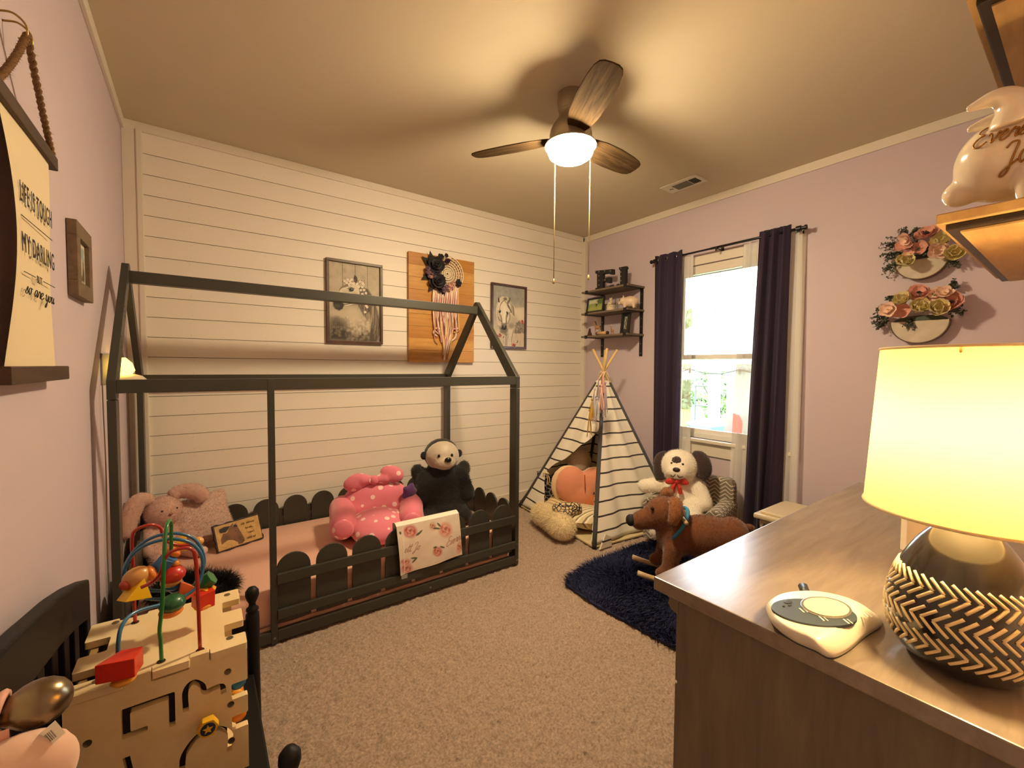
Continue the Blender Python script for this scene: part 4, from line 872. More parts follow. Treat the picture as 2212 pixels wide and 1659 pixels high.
lg = thing('wooden_log', (c[0], c[1], zs), 'little wooden log ornament on the lowest corner shelf', 'ornament')
obj('log', G().lathe([(.001, -.062), (.017, -.060), (.018, 0), (.017, .062), (.001, .064)], (c[0], c[1], zs+.018), (0, 1, 0), 16), mat('pale_log', 'C7A377', .6), lg, smooth=True)
for s in (-1, 1): obj('end_cap', G().lathe([(.001, -.004), (.0178, -.003), (.0178, .010), (.001, .011)], (c[0], c[1]+s*.062, zs+.018), (0, s, 0), 16), brn, lg, smooth=True)
c = sp_(670, 1380, -.205)
gf = thing('deer_figurine', (c[0], c[1], zs), 'tiny tan deer figurine right of the log on the lowest corner shelf', 'figurine')
g = G().ell((c[0], c[1], zs+.035), (.010, .020, .013)).caps((c[0], c[1]+.012, zs+.04), (c[0], c[1]+.016, zs+.072), .007, .005).caps((c[0], c[1]+.017, zs+.075), (c[0], c[1]+.027, zs+.072), .007, .004)
for a in (-.014, .012): g.caps((c[0], c[1]+a, zs+.03), (c[0], c[1]+a, zs+.004), .006, .004)
obj('body', blob(g, .0035, 3), tan, gf, smooth=True)
obj('bead', G().ell((c[0], c[1]+.014, zs+.088), .007, n=8), mat('cream_resin'), gf, smooth=True)
c = sp_(235, 1440, -.205)
obj('triangle_ornament', G().prism([(-.028, 0), (.028, 0), (.006, .045), (.002, .075), (-.002, .075)], (c[0], c[1], zs), (0, -1, 0), (0, 0, 1), .02), brn, bev=.002, label='dark triangular ornament at the left end of the lowest corner shelf', cat='ornament')
P = Paint([(0, 0), (60, 0), (60, 100), (0, 100)], 30, 50, '20221F'); P.poly([(18, 14), (42, 14), (42, 86), (18, 86)], '9A988E'); P.line([(25, 20), (36, 36), (24, 52), (34, 70), (26, 82)], 3, '2A2A28'); P.noise(.2, 4, 3)
leanframe('framed_photo', (835, 1440), (1010, 1440), .20, .14, 'tall black picture frame leaning on the lowest corner shelf', -.18, (P, zs))

# ---------------------------------------------------------------- tent
tf = bpy.data.materials.new('striped_canvas'); MATS['striped_canvas'] = tf; tf.use_nodes = True
_n = tf.node_tree; _b = _n.nodes['Principled BSDF']; _b.inputs['Roughness'].default_value = .9
tc = _n.nodes.new('ShaderNodeTexCoord'); se = _n.nodes.new('ShaderNodeSeparateXYZ'); _n.links.new(tc.outputs['Object'], se.inputs[0])
no = _n.nodes.new('ShaderNodeTexNoise'); no.inputs['Scale'].default_value = 5; _n.links.new(tc.outputs['Object'], no.inputs[0])
m1 = _n.nodes.new('ShaderNodeMath'); m1.operation = 'MULTIPLY_ADD'; m1.inputs[1].default_value = .012; _n.links.new(no.outputs[0], m1.inputs[0]); _n.links.new(se.outputs[2], m1.inputs[2])
m2 = _n.nodes.new('ShaderNodeMath'); m2.operation = 'DIVIDE'; m2.inputs[1].default_value = .097; _n.links.new(m1.outputs[0], m2.inputs[0])
m3 = _n.nodes.new('ShaderNodeMath'); m3.operation = 'FRACT'; _n.links.new(m2.outputs[0], m3.inputs[0])
m4 = _n.nodes.new('ShaderNodeMath'); m4.operation = 'LESS_THAN'; m4.inputs[1].default_value = .125; _n.links.new(m3.outputs[0], m4.inputs[0])
mx = _n.nodes.new('ShaderNodeMix'); mx.data_type = 'RGBA'; mx.inputs[6].default_value = (*lin('F0EADF'), 1); mx.inputs[7].default_value = (*lin('3A3230'), 1)
_n.links.new(m4.outputs[0], mx.inputs[0]); _n.links.new(mx.outputs[2], _b.inputs['Base Color'])
_t = _n.nodes.new('ShaderNodeBsdfTranslucent'); _x = _n.nodes.new('ShaderNodeMixShader'); _x.inputs[0].default_value = .18; _n.links.new(mx.outputs[2], _t.inputs[0]); _n.links.new(_b.outputs[0], _x.inputs[1]); _n.links.new(_t.outputs[0], _x.inputs[2]); _n.links.new(_x.outputs[0], _n.nodes['Material Output'].inputs[0])
F_, L_, R_, B_ = np.array([-1.105, -1.232, 0]), np.array([-.975, -.160, 0]), np.array([-.175, -1.335, 0]), np.array([-.16, -.225, 0])
AP = np.array([-.485, -.745, 1.325])
tent = thing('play_tent', (-.55, -.72, 0), 'striped canvas play tent with wooden poles in the room corner', 'play tent')
polew = wood('pale_pine_pole', 'C8A66A', 'DDBE86', (8, 8, 8), .6); slv = mat('grey_pole_sleeve', '3F3C3A', .8)
offs = {id(F_): (.012, .01, 0), id(L_): (.012, -.012, 0), id(R_): (-.012, .012, 0), id(B_): (-.012, -.012, 0)}
for q in (F_, L_, R_, B_):
    o_ = np.array(offs[id(q)]); a = AP+o_; d = (a-q); tip = q+d*(1+.19/np.linalg.norm(d)*1.0)
    obj('pole', G().tube([q+d*.86, tip], .011, 10), polew, tent, smooth=True)
    obj('pole_sleeve', G().tube([q+d*t+np.array([0, 0, .014])*(t == 0) for t in np.linspace(0, .9, 10)], .0165, 8), slv, tent, smooth=True)
    obj('foot_tip', G().tube([q+[0, 0, .001], q+d*.03], .017, 8), mat('black_enamel'), tent, smooth=True)
def panel(A, B, nm, um=None, sag=.03, side=1, u0=None):
    nrm = np.cross(B-A, AP-A); nrm /= np.linalg.norm(nrm)
    c = (F_+L_+R_+B_)/4
    if (A-c)@nrm < 0: nrm = -nrm
    def fn(u, v):
        t = .015+.90*v; z = t*AP[2]
        lo = u0(z) if u0 else 0; hi = um(z) if um else 1
        uu = lo+(hi-lo)*u; p0 = A+(AP-A)*t; p1 = B+(AP-B)*t
        w = math.sin(math.pi*uu)*(1-t)
        p = p0+(p1-p0)*uu+nrm*(-sag*w+.012*math.sin(uu*11+3*t)*w*2+.006*math.sin(uu*29+t*7)*w)
        p[2] += .018*math.sin(math.pi*uu)*(1-t) - .02*math.sin(math.pi*uu)*(1-t)*0
        return p
    return obj(nm, G().grid(fn, 36, 44), tf, tent, smooth=True, origin=(A+B)/2*np.array([1, 1, 0]), solid=.0015)
panel(F_, R_, 'canvas_panel', sag=.02); panel(R_, B_, 'canvas_panel'); panel(B_, L_, 'canvas_panel')
def um(z):
    K = [(0, .34), (.10, .30), (.20, .24), (.28, .16), (.36, .09), (.44, .17), (.54, .36), (.66, .62), (.78, .88), (.84, 1), (1.4, 1)]
    return float(np.interp(z, [k[0] for k in K], [k[1] for k in K]))
panel(L_, F_, 'entrance_flap', um=um, sag=.0)
panel(L_, F_, 'entrance_flap', um=lambda z: 1., u0=lambda z: .965 if z < .84 else .98, sag=0)
tp = L_+(AP-L_)*(.36/AP[2]); td = (F_-L_)*.07; cq = tp+td+np.array([-.02, -.02, 0])
obj('tie', G().tube([cq+np.array([.018*math.cos(a), .03*math.sin(a), .006*math.sin(2*a)]) for a in np.linspace(0, 2*math.pi, 16, endpoint=False)], .007, 6, closed=True).tube(smooth_path([cq, cq+[.0, -.02, -.05], cq+[.005, -.015, -.11]], 4), .004, 5).tube(smooth_path([cq, cq+[.01, -.035, -.04], cq+[.015, -.035, -.09]], 4), .004, 5), mat('cream_tie', 'D9C9A6', .9), tent, smooth=True)
g = G().add([F_+[0, 0, .004], L_+[0, 0, .004], B_+[0, 0, .004], R_+[0, 0, .004], F_+[.0, 0, .014], L_+[0, 0, .014], B_+[0, 0, .014], R_+[0, 0, .014]], [(0, 1, 2, 3), (7, 6, 5, 4), (0, 4, 5, 1), (1, 5, 6, 2), (2, 6, 7, 3), (3, 7, 4, 0)])
obj('ground_mat', g, mat('cream_mat', 'C9B893', .9, var=(12, .08)), tent)
# folded hem by the front foot
obj('hem_fold', G().prism([(0, 0), (.13, .0), (.12, .07), (.06, .10)], F_+[.02, -.03, .004], (.94, -.02, 0), (0, 0, 1), .012), tf, tent)
# cord lacing and tassels
lace = mat('cream_tie')
for a, b in ((F_, R_), (R_, B_), (B_, L_), (L_, F_)):
    p = a+(AP-a)*.93; q = b+(AP-b)*.95; obj('lacing', G().tube(smooth_path([p+[0, 0, .01], (p+q)/2+[0, 0, .05], q], 5), .004, 6), lace, tent, smooth=True)
ts = thing('tassel_garland', (-.62, -.86, .9), 'garland of gold, blush and grey tassels hanging from the tent top', 'garland')
tcols = [mat('tassel_grey', '9A8C96', .8), mat('tassel_blush', 'D9A79A', .8), mat('tassel_gold', 'C9A24A', .35, .6), mat('tassel_silver', 'C2C2CC', .35, .4)]
tt = [(1302, 806, 3.62), (1293, 820, 3.52), (1284, 840, 3.44), (1279, 862, 3.40), (1300, 832, 3.42), (1308, 826, 3.42), (1290, 860, 3.36), (1274, 885, 3.42)]
obj('cord', G().tube(smooth_path([PD(*q) for q in tt[:4]]+[PD(1274, 880, 3.42)], 5), .003, 5), lace, ts, smooth=True)
for i, q in enumerate(tt):
    p = PD(*q); g = G(); ln = .15+.05*(i % 3)
    for k in range(16):
        a = rng.random()*6.28; g.tube([p, p+np.array([.007*math.cos(a), .007*math.sin(a), -ln*.3]), p+np.array([.020*math.cos(a), .020*math.sin(a), -ln*(.85+.3*rng.random())])], .0028, 4)
    g.ell(p+[0, 0, -.004], (.009, .009, .013), n=8); obj('tassel', g, tcols[(i*3+1) % 4], ts)
# things inside the tent
def stripes(key, c1, c2, sc, axis=0, duty=.4, c3=None):
    if key in MATS: return MATS[key]
    m, nt, b = _base(key); b.inputs['Roughness'].default_value = .9; tc = nt.nodes.new('ShaderNodeTexCoord'); se = nt.nodes.new('ShaderNodeSeparateXYZ'); nt.links.new(tc.outputs['Object'], se.inputs[0])
    a = nt.nodes.new('ShaderNodeMath'); a.operation = 'MULTIPLY'; a.inputs[1].default_value = sc; nt.links.new(se.outputs[axis], a.inputs[0]); f = nt.nodes.new('ShaderNodeMath'); f.operation = 'FRACT'; nt.links.new(a.outputs[0], f.inputs[0])
    r = nt.nodes.new('ShaderNodeValToRGB'); r.color_ramp.interpolation = 'CONSTANT'; e = r.color_ramp.elements; e[0].color = (*lin(c1), 1); e[1].position = duty; e[1].color = (*lin(c2), 1)
    if c3: k = e.new(.75); k.color = (*lin(c3), 1)
    nt.links.new(f.outputs[0], r.inputs[0]); nt.links.new(r.outputs[0], b.inputs['Base Color']); return m
def cells(key, c1, c2, sc, w=.06):
    if key in MATS: return MATS[key]
    m, nt, b = _base(key); b.inputs['Roughness'].default_value = .9; v = nt.nodes.new('ShaderNodeTexVoronoi'); v.feature = 'DISTANCE_TO_EDGE'; v.inputs['Scale'].default_value = 1; nt.links.new(_coords(nt, sc), v.inputs['Vector'])
    r = nt.nodes.new('ShaderNodeValToRGB'); r.color_ramp.interpolation = 'CONSTANT'; r.color_ramp.elements[0].color = (*lin(c1), 1); r.color_ramp.elements[1].position = w; r.color_ramp.elements[1].color = (*lin(c2), 1)
    nt.links.new(v.outputs['Distance'], r.inputs[0]); nt.links.new(r.outputs[0], b.inputs['Base Color']); return m
def pillow(g, c, sx, sy, sz, R=None, n=16, p=2.6):
    # a soft square cushion
    V = []; F = []
    for s in (1, -1):
        for j in range(n+1):
            for i in range(n+1):
                u = i/n*2-1; v = j/n*2-1; hgt = max(0, (1-abs(u)**p)*(1-abs(v)**p))**.55
                k = 1-.10*(1-abs(u*v))*(abs(u)**6+abs(v)**6)*.6
                V.append([u*sx*k, v*sy*k, s*sz*hgt])
    m = (n+1)**2
    for s in range(2):
        for j in range(n):
            for i in range(n):
                f = (s*m+j*(n+1)+i, s*m+j*(n+1)+i+1, s*m+(j+1)*(n+1)+i+1, s*m+(j+1)*(n+1)+i); F.append(f if s == 0 else f[::-1])
    V = np.array(V)
    if R is not None: V = V@np.asarray(R).T
    return g.add(V+np.asarray(c), F)
tcn = (F_+L_+R_+B_)/4
def tq(x, y, off): return PD(1120+x/7.9, 980+y/7.9, off)
fl_ = .016
# fluffy roll in front
fur = mat('cream_fur', 'EADBB6', .95, sheen=.5)
ba, bb = PZ(1170, 1108, .10), PZ(1216, 1138, .105); gg = G().caps(ba, bb, .082, .09)
obj('fur_bolster', fuzz(blob(gg, .012, 3), 11000, .030, .0014, .45, .3), fur, smooth=True, label='cream fluffy bolster at the tent entrance', cat='cushion')
# striped quilt cushions
c1 = PZ(1193, 1105, fl_+.10)
o = obj('striped_cushion', pillow(G(), c1+np.array([.13, .03, -.02]), .20, .17, .075, rot(.1, -.12, .5)), stripes('beige_stripes', 'C9B285', 'E2D2A6', 22, 0, .45, '9C8660'), smooth=True, label='beige striped cushion lying along the left inside of the tent', cat='cushion')
c2 = PZ(1262, 1125, fl_+.085)
obj('striped_cushion', pillow(G(), c2+np.array([.10, .05, 0]), .21, .19, .082, rot(.1, .05, 1.0)), stripes('ivory_stripes', 'D8C9A4', 'F0E6CC', 26, 1, .5, '8A7C66'), smooth=True, label='ivory striped cushion beside the front pole of the tent', cat='cushion')
c3 = tq(570, 560, 4.05)
obj('floral_pillow', pillow(G(), c3+np.array([.03, .03, -.02]), .15, .15, .05, rot(1.25, 0, -.75)), cells('navy_floral', 'A89C8C', '1E1B26', 26, .07), smooth=True, label='dark pillow with pale scrollwork flowers at the back left of the tent', cat='cushion')
# peach plush with a pale rim and a darker muzzle-like pad
cp = tq(1085, 570, 3.72); d = np.array([-.62, -.78, 0]); s_ = np.array([.78, -.62, 0]); up = np.array([.0, 0, 1.])
pp_ = thing('plush_pillow', (cp[0], cp[1], .12), 'large round peach plush pillow with a cream rim in the middle of the tent', 'plush pillow')
B3 = np.array([s_, d, up]).T
obj('body', blob(G().ell(cp+s_*-.09+up*.02, (.145, .085, .165), B3).ell(cp+s_*.11+up*.02, (.145, .085, .155), B3).ell(cp+up*-.05, (.19, .085, .13), B3), .014, 5), mat('peach_plush', 'D98F72', .9, sheen=.4), pp_, smooth=True)
obj('rim', blob(G().ell(cp-d*.05+s_*-.11+up*.0, (.165, .065, .185), B3).ell(cp-d*.05+s_*.12, (.165, .065, .175), B3), .014, 5), mat('cream_plush', 'E3C39A', .9, sheen=.4), pp_, smooth=True)
obj('pad', G().ell(cp+d*.075+s_*.13+up*-.13, (.13, .05, .085), B3, 18), mat('amber_plush', 'B5683C', .9, sheen=.4), pp_, smooth=True)
obj('seam', G().tube([cp+d*.088+s_*.01+up*.13, cp+d*.098+s_*.012+up*.06, cp+d*.096+s_*.015+up*.0], .004, 5), mat('rust_seam', '8A3F30', .9), pp_, smooth=True)
obj('embroidery', G().ell(cp+d*.10+s_*.10+up*-.03, (.022, .004, .006), B3, 8).ell(cp+d*.10+s_*.09+up*-.022, (.005, .004, .012), B3, 8).ell(cp+d*.10+s_*.105+up*-.02, (.004, .004, .012), B3, 8), mat('dark_eye'), pp_, smooth=True)
cw = tq(1040, 130, 3.95)
obj('fluffy_ball', fuzz(G().ell(cw, (.11, .10, .13), n=18).arr(), 4000, .014, .0014), mat('ivory_plush', 'D0C0AE', .95, sheen=.4), smooth=True, origin=(cw[0], cw[1], cw[2]-.13), label='round ivory fluffy pillow behind the peach plush in the tent', cat='cushion')
cn = PZ(1228, 1098, .21)
obj('leopard_cushion', blob(G().caps(cn-s_*.09, cn+s_*.06, .042, .05).ell(cn+[0, 0, -.02], (.11, .07, .045)), .01, 4), cells('leopard_print', '241C26', 'CDB68C', 34, .10), smooth=True, label='small dark spotted cushion in front of the peach plush', cat='cushion')
# ---------------------------------------------------------------- toys on the bed
MZ = .236
def at3(c, f, l, s=1.):     # local frame: forward f, left l, up z
    c = np.asarray(c, float); f = np.array([f[0], f[1], 0.])/np.hypot(*f[:2]); l = np.array([-f[1], f[0], 0.])
    return (lambda a, b, d: c+s*(f*a+l*b+np.array([0, 0, d]))), np.array([f, l, [0, 0, 1]]).T
# plush bunny
bun = mat('dusty_pink_plush', 'C9A498', .95, sheen=.5, var=(60, .08))
c = PZ(352, 1212, MZ); q, B = at3((c[0]-.005, c[1]+.07, MZ), (.45, -.9), 0)
bn = thing('plush_bunny', q(0, 0, 0), 'dusty pink plush bunny with hanging ears sitting at the bed head', 'plush toy')
g = G().ell(q(0, 0, .10), (.085, .085, .11), B).ell(q(.02, 0, .265), (.083, .09, .085), B)
for s in (-1, 1): g.caps(q(.05, s*.05, .05), q(.17, s*.09, .035), .042, .038).caps(q(.02, s*.07, .16), q(.08, s*.10, .08), .035, .03)
obj('body', fuzz(blob(g, .012, 4), 14000, .010, .0009), bun, bn, smooth=True)
for s, e in ((-1, (.0, -.17, .16)), (1, (.05, .19, .28))):
    P_ = smooth_path([q(.0, s*.04, .335), q(.0, s*.10, .35), q(e[0], e[1]*.85, (e[2]+.35)/2+.02), q(*e)], 5)
    obj('ear', fuzz(G().tube(P_, [.022]+[.032+.012*math.sin(i/len(P_)*3) for i in range(len(P_)-2)]+[.012], 10).arr(), 3000, .008, .0009), bun, bn, smooth=True)
obj('nose', G().ell(q(.103, 0, .262), (.008, .010, .006), B, 8), mat('rose_nose', '8A5A56', .6), bn, smooth=True)
for s in (-1, 1): obj('eye', G().ell(q(.088, s*.035, .285), .006, n=8), mat('dark_eye'), bn, smooth=True)
ft = q(.20, .09, .045)
for s in (-1, 1): obj('sole', G().ell(q(.207, s*.105, .036), (.012, .026, .026), B, 10), mat('pale_pink_sole', 'D8BDB4', .8), bn, smooth=True)
# fluffy pillow behind
cp = PY(428, 1125, -.22)
pf = thing('fluffy_pillow', (cp[0], cp[1], MZ), 'pale pink fluffy pillow with a white pompom behind the plush bunny', 'cushion')
bl_ = mat('blush_fur', 'CDB0A6', .95, sheen=.5, var=(30, .07))
obj('cover', fuzz(pillow(G(), (cp[0], cp[1], MZ+.155), .175, .15, .06, rot(1.15, .0, .25)@rot(0, 0, .12)).arr(), 14000, .012, .001), bl_, pf, smooth=True)
pc = PY(458, 1093, -.19); obj('pompom', fuzz(G().ell(pc, .022, n=12).arr(), 1500, .010, .0008), mat('white_pompom', 'E6DBCB', .95), pf, smooth=True)
# horse plaque
Qp = [(190, 480), (1690, 190), (1985, 975), (500, 1445)]
P = Paint([(240, 545), (1650, 215), (1960, 965), (515, 1425)], 150, 85, 'BE9A5E'); P.noise(.10, 10, 4); P.noise(.05, 3, 5)
P.poly([(560, 800), (700, 770), (740, 560), (830, 435), (850, 560), (1000, 570), (1060, 650), (1310, 990), (1330, 1080), (1260, 1170), (1130, 1190), (1100, 1110), (930, 1030), (770, 1020), (570, 1190), (520, 1000)], '6E4A30', 1, 8)
P.ell(860, 800, 150, 160, '83583A', .7, .9); P.ell(1180, 1000, 110, 70, '54382A', .8, .7, .9); P.ell(700, 950, 120, 90, '54382A', .7, .8)
P.poly([(410, 640), (560, 560), (740, 540), (720, 640), (640, 760), (470, 780), (420, 720)], '191512', 1, 10); P.poly([(850, 510), (950, 500), (1005, 560), (990, 590), (880, 590)], '191512', 1, 6); P.poly([(880, 500), (945, 440), (930, 520)], '6E4A30', 1, 4)
P.ell(960, 715, 38, 18, '140E0B', 1, .4); P.line([(915, 720), (950, 690), (1005, 705)], 8, '9A7454', .8); P.ell(1290, 1060, 22, 18, '140E0B', 1, .5); P.line([(1130, 1165), (1220, 1130), (1290, 1120)], 7, '33221A', .8)
P.line([(760, 1020), (930, 1030), (1100, 1110)], 9, '33221A', .8); P.line([(870, 1185), (940, 1250)], 8, '8A6A3E', .7); P.line([(490, 1250), (740, 1290)], 6, '8A6A3E', .7); P.line([(1060, 400), (1280, 420), (1390, 1130)], 5, '9C7A44', .6)
pq = PZ(508, 1195, MZ+.002); n_ = 0
pA, pB = PZ(470, 1196, MZ+.004), PZ(562, 1165, MZ+.004)
pu = pB-pA; pu[2] = 0; plen = np.linalg.norm(pu); pu /= plen; pn = np.array([pu[1], -pu[0], 0]); pv = np.array([0, 0, 1.])*.93-pn*.36; pv /= np.linalg.norm(pv); nn_ = np.cross(pu, pv)
pw, phh = .265, .158; po_ = pA
pq_ = thing('horse_plaque', (po_+pu*pw/2), 'tan resin horse plaque with dark lettering leaning on the fluffy pillow', 'plaque')
edge = []
for u in np.linspace(0, 1, 14): edge.append((u*pw, .004*math.sin(u*19)))
for v in np.linspace(0, 1, 9)[1:]: edge.append((pw+.005*math.sin(v*17), v*phh))
for u in np.linspace(1, 0, 14)[1:]: edge.append((u*pw, phh+.004*math.sin(u*23)))
for v in np.linspace(1, 0, 9)[1:-1]: edge.append((.003*math.sin(v*21), v*phh))
obj('slab', G().prism(edge, po_, pu, pv, -.014), mat('dark_resin_edge', '2B1712', .6), pq_, bev=.002)
P.build('relief', lambda u, v: po_+pu*pw*(.03+.94*u)+pv*phh*(.05+.9*(1-v))+nn_*.0015, pq_, rough=.6)
for s, a, b, sz in (('Life  without', .150, .118, .019), ('horses....', .168, .088, .019), ("I don't", .178, .058, .019), ('think so!', .168, .027, .019)): text('lettering', s, po_+pu*a+pv*b+nn_*.003, pu, pv, sz, mat('brown_ink', '3A2114', .8), pq_, th=.0006, narrow=.80, shear=.25)
# pink dotted plush seat
def dots(key, c1, c2, sc, rr):
    if key in MATS: return MATS[key]
    m, nt, b = _base(key); b.inputs['Roughness'].default_value = .9; b.inputs['Sheen Weight'].default_value = .4; v = nt.nodes.new('ShaderNodeTexVoronoi'); v.inputs['Scale'].default_value = 1; v.inputs['Randomness'].default_value = .35
    nt.links.new(_coords(nt, sc), v.inputs['Vector']); r = nt.nodes.new('ShaderNodeValToRGB'); r.color_ramp.interpolation = 'CONSTANT'; r.color_ramp.elements[0].color = (*lin(c2), 1); r.color_ramp.elements[1].position = rr; r.color_ramp.elements[1].color = (*lin(c1), 1)
    nt.links.new(v.outputs['Distance'], r.inputs[0]); nt.links.new(r.outputs[0], b.inputs['Base Color']); return m
pink = mat('pink_plush', 'D9748A', .9, sheen=.4, bump=(25, .3, .006)); pdot = dots('pink_dotted_plush', 'DC7A90', 'F0D0CC', 17, .27)
c = PZ(800, 1150, MZ); q, B = at3((c[0]+.03, c[1]-.06, MZ), (-.30, -.95), 0)
ps = thing('plush_armchair', q(0, 0, 0), 'pink polka-dot plush toddler armchair with a bow sitting on the bed', 'plush chair')
obj('seat_cushion', blob(G().ell(q(.05, 0, .085), (.20, .19, .095), B, 20).ell(q(.13, 0, .07), (.14, .16, .075), B, 20), .016, 5), pdot, ps, smooth=True)
obj('backrest', blob(G().ell(q(-.14, 0, .165), (.10, .235, .165), B, 22).ell(q(-.12, 0, .11), (.12, .27, .12), B, 22), .016, 6), pdot, ps, smooth=True)
for s in (-1, 1):
    o = obj('armrest', blob(G().caps(q(-.14, s*.22, .15), q(.12, s*.20, .125), .085, .078).ell(q(-.02, s*.215, .08), (.16, .085, .085), B), .014, 5), pink, ps, smooth=True)
    obj('arm_end', G().ell(q(.185, s*.20, .122), (.020, .062, .060), B, 16), pdot, o, smooth=True)
    obj('bow_loop', blob(G().ell(q(-.10, s*.115-.02, .345+.02*s), (.035, .085, .058), B@rot(-s*.35, 0, 0)).caps(q(-.09, -.02, .335), q(-.10, s*.07-.02, .34), .022, .04), .009, 4), pdot, ps, smooth=True)
obj('bow_knot', G().ell(q(-.085, -.02, .335), (.03, .03, .032), B, 12), pink, ps, smooth=True)
# black plush with silver face
bf = mat('black_plush', '121113', .95, sheen=.25); sv = mat('silver_velour', 'B5A796', .5, sheen=.6, bump=(40, .5, .006))
c = PZ(945, 1128, MZ); q, B = at3((c[0]+.075, c[1]+.085, MZ+.006), (-.25, -.97), 0)
bp_ = thing('black_plush', q(0, 0, 0), 'large black plush animal with a silver face sitting at the far end of the bed', 'plush toy')
g = G().ell(q(0, 0, .17), (.16, .19, .19), B, 20).caps(q(0, 0, .28), q(.01, 0, .37), .125, .095).ell(q(.02, 0, .02+.07), (.17, .17, .09), B)
for s in (-1, 1): g.caps(q(.02, s*.13, .30), q(.10, s*.17, .17), .06, .05).caps(q(.08, s*.10, .07), q(.21, s*.12, .055), .06, .052).ell(q(-.02, s*.17, .33), (.05, .05, .06), B)
obj('body', fuzz(blob(g, .016, 4), 16000, .014, .0012), bf, bp_, smooth=True)
hd = obj('head', blob(G().ell(q(.02, 0, .445), (.112, .122, .110), B, 20).ell(q(.095, 0, .41), (.06, .075, .052), B, 16), .010, 4), sv, bp_, smooth=True)
obj('head_back', G().ell(q(-.012, 0, .45), (.112, .126, .114), B, 20), bf, bp_, smooth=True)
for s in (-1, 1):
    obj('ear', G().ell(q(.0, s*.128, .45), (.016, .026, .03), B, 10), bf, bp_, smooth=True)
    obj('eye', G().ell(q(.122, s*.046, .465), (.006, .010, .012), B, 8), mat('dark_eye'), bp_, smooth=True)
obj('nose', G().ell(q(.152, .012, .44), (.014, .026, .018), B, 10), mat('dark_eye'), bp_, smooth=True)
obj('foot_pad', G().ell(q(.262, -.12, .06), (.012, .035, .036), B, 12), bf, bp_, smooth=True)
# purple star
c = PY(884, 1062, -.66)
star = [(.105*(1 if k % 2 == 0 else .48)*math.sin(k*math.pi/5), .105*(1 if k % 2 == 0 else .48)*math.cos(k*math.pi/5)) for k in range(10)]
g = G(); V = [[a, 0, b] for a, b in star]+[[0, -.045, 0], [0, .045, 0]]; V = np.array(V)@rot(.2, .35, .3).T+c
g.add(V, [(k, 10, (k+1) % 10) for k in range(10)]+[((k+1) % 10, 11, k) for k in range(10)])
obj('plush_star', g, mat('purple_velour', '5E3A7C', .8, sheen=.4), sub=2, smooth=True, label='purple plush star wedged beside the black plush animal', cat='plush toy')
# blanket over the front rail
Pb = Paint([(160, 470), (1425, 205), (1570, 1040), (240, 1500)], 190, 140, 'EFE3D6'); Pb.noise(.03, 14, 2)
for x, y, rx, ry, c_ in ((420, 570, 130, 125, 'C9605E'), (1140, 540, 140, 150, 'DFA08C'), (985, 985, 95, 95, 'C8604E'), (360, 1350, 120, 110, 'D98E86'), (1490, 900, 60, 130, 'DFA79C'), (870, 470, 70, 90, 'D8C4A4'), (330, 1200, 110, 70, 'E0B0A8')):
    Pb.ell(x, y, rx, ry, c_, .9, .5)
    q_ = np.random.default_rng(int(x))
    for k in range(26): a = k*.9; rr = .15+.85*k/26; Pb.ell(x+rx*.72*rr*math.cos(a), y+ry*.72*rr*math.sin(a), rx*.30, ry*.13, ['E8B4A4', 'B5443F', 'D98878', 'F0CBBE'][k % 4], .6, .7, a+1.57)
    Pb.ell(x-.0*rx, y-.15*ry, rx*.22, ry*.2, '8A2E30', .6, .8)
for pl_ in (((570, 640), (650, 555)), ((540, 650), (600, 600)), ((890, 510), (1010, 515)), ((970, 410), (1030, 470)), ((900, 910), (960, 885)), ((1040, 880), (1125, 900)), ((450, 1130), (560, 1125)), ((480, 1220), (560, 1130)), ((225, 570), (235, 620))): (x0_, y0_), (x1_, y1_) = pl_; Pb.ell((x0_+x1_)/2, (y0_+y1_)/2, math.hypot(x1_-x0_, y1_-y0_)*.62, 20, '55603F', .9, .4, math.atan2(y1_-y0_, x1_-x0_)); Pb.line(list(pl_), 4, '2E3826', .8)
Pb.line([(280, 500), (320, 1480)], 6, 'FFF8EE', .9); Pb.line([(500, 1370), (1000, 1200), (1480, 1020)], 5, 'E3CDB9', .9)
def strk(s, x, y, sz, dx, dy):
    for st in script_paths(s, sz, .3)[0]: Pb.line([(x+p[0]*dx[0]-p[1]*dy[0], y+p[0]*dx[1]-p[1]*dy[1]) for p in st], 5.5, 'A8685C', .95, False)
strk('Everett', 1165, 890, 92, (.9, -.42), (-.05, 1.)); strk('ett Jo', 300, 1010, 84, (1., -.2), (.05, 1.))
A, Bq, Cq, Dq = (PY(*p, -1.128) for p in ((857, 1139), (992, 1109), (1000, 1199), (866, 1245)))
def bfn(u, v):
    p = A*(1-u)*(1-v)+Bq*u*(1-v)+Cq*u*v+Dq*(1-u)*v
    p = p.copy(); p[:, 1] = -1.122-.006*np.sin(u[:, 0]*9+v[:, 0]*3)*v[:, 0]-.006*np.sin(math.pi*v[:, 0])
    return p
bk = thing('printed_blanket', (-2.34, -1.13, .16), 'white rose-print blanket with a handwritten name hung over the front bed rail', 'blanket')
Pb.build('front_fold', bfn, bk, rough=.9)
Pp = Paint([(0, 0), (1, 0), (1, 1), (0, 1)], 20, 12, 'E9DCD0')
Pp.build('top_fold', lambda u, v: np.concatenate([A[0]+(Bq[0]-A[0])*u, -1.122+.06*v, A[2]+(Bq[2]-A[2])*u+.012*np.sin(math.pi*v)], 1), bk, rough=.9)
Pp2 = Paint([(0, 0), (1, 0), (1, 1), (0, 1)], 20, 12, 'E9DCD0')
Pp2.build('back_fold', lambda u, v: np.concatenate([A[0]+(Bq[0]-A[0])*u, np.full_like(u, -1.062), A[2]+(Bq[2]-A[2])*u-.17*v], 1), bk, rough=.9)
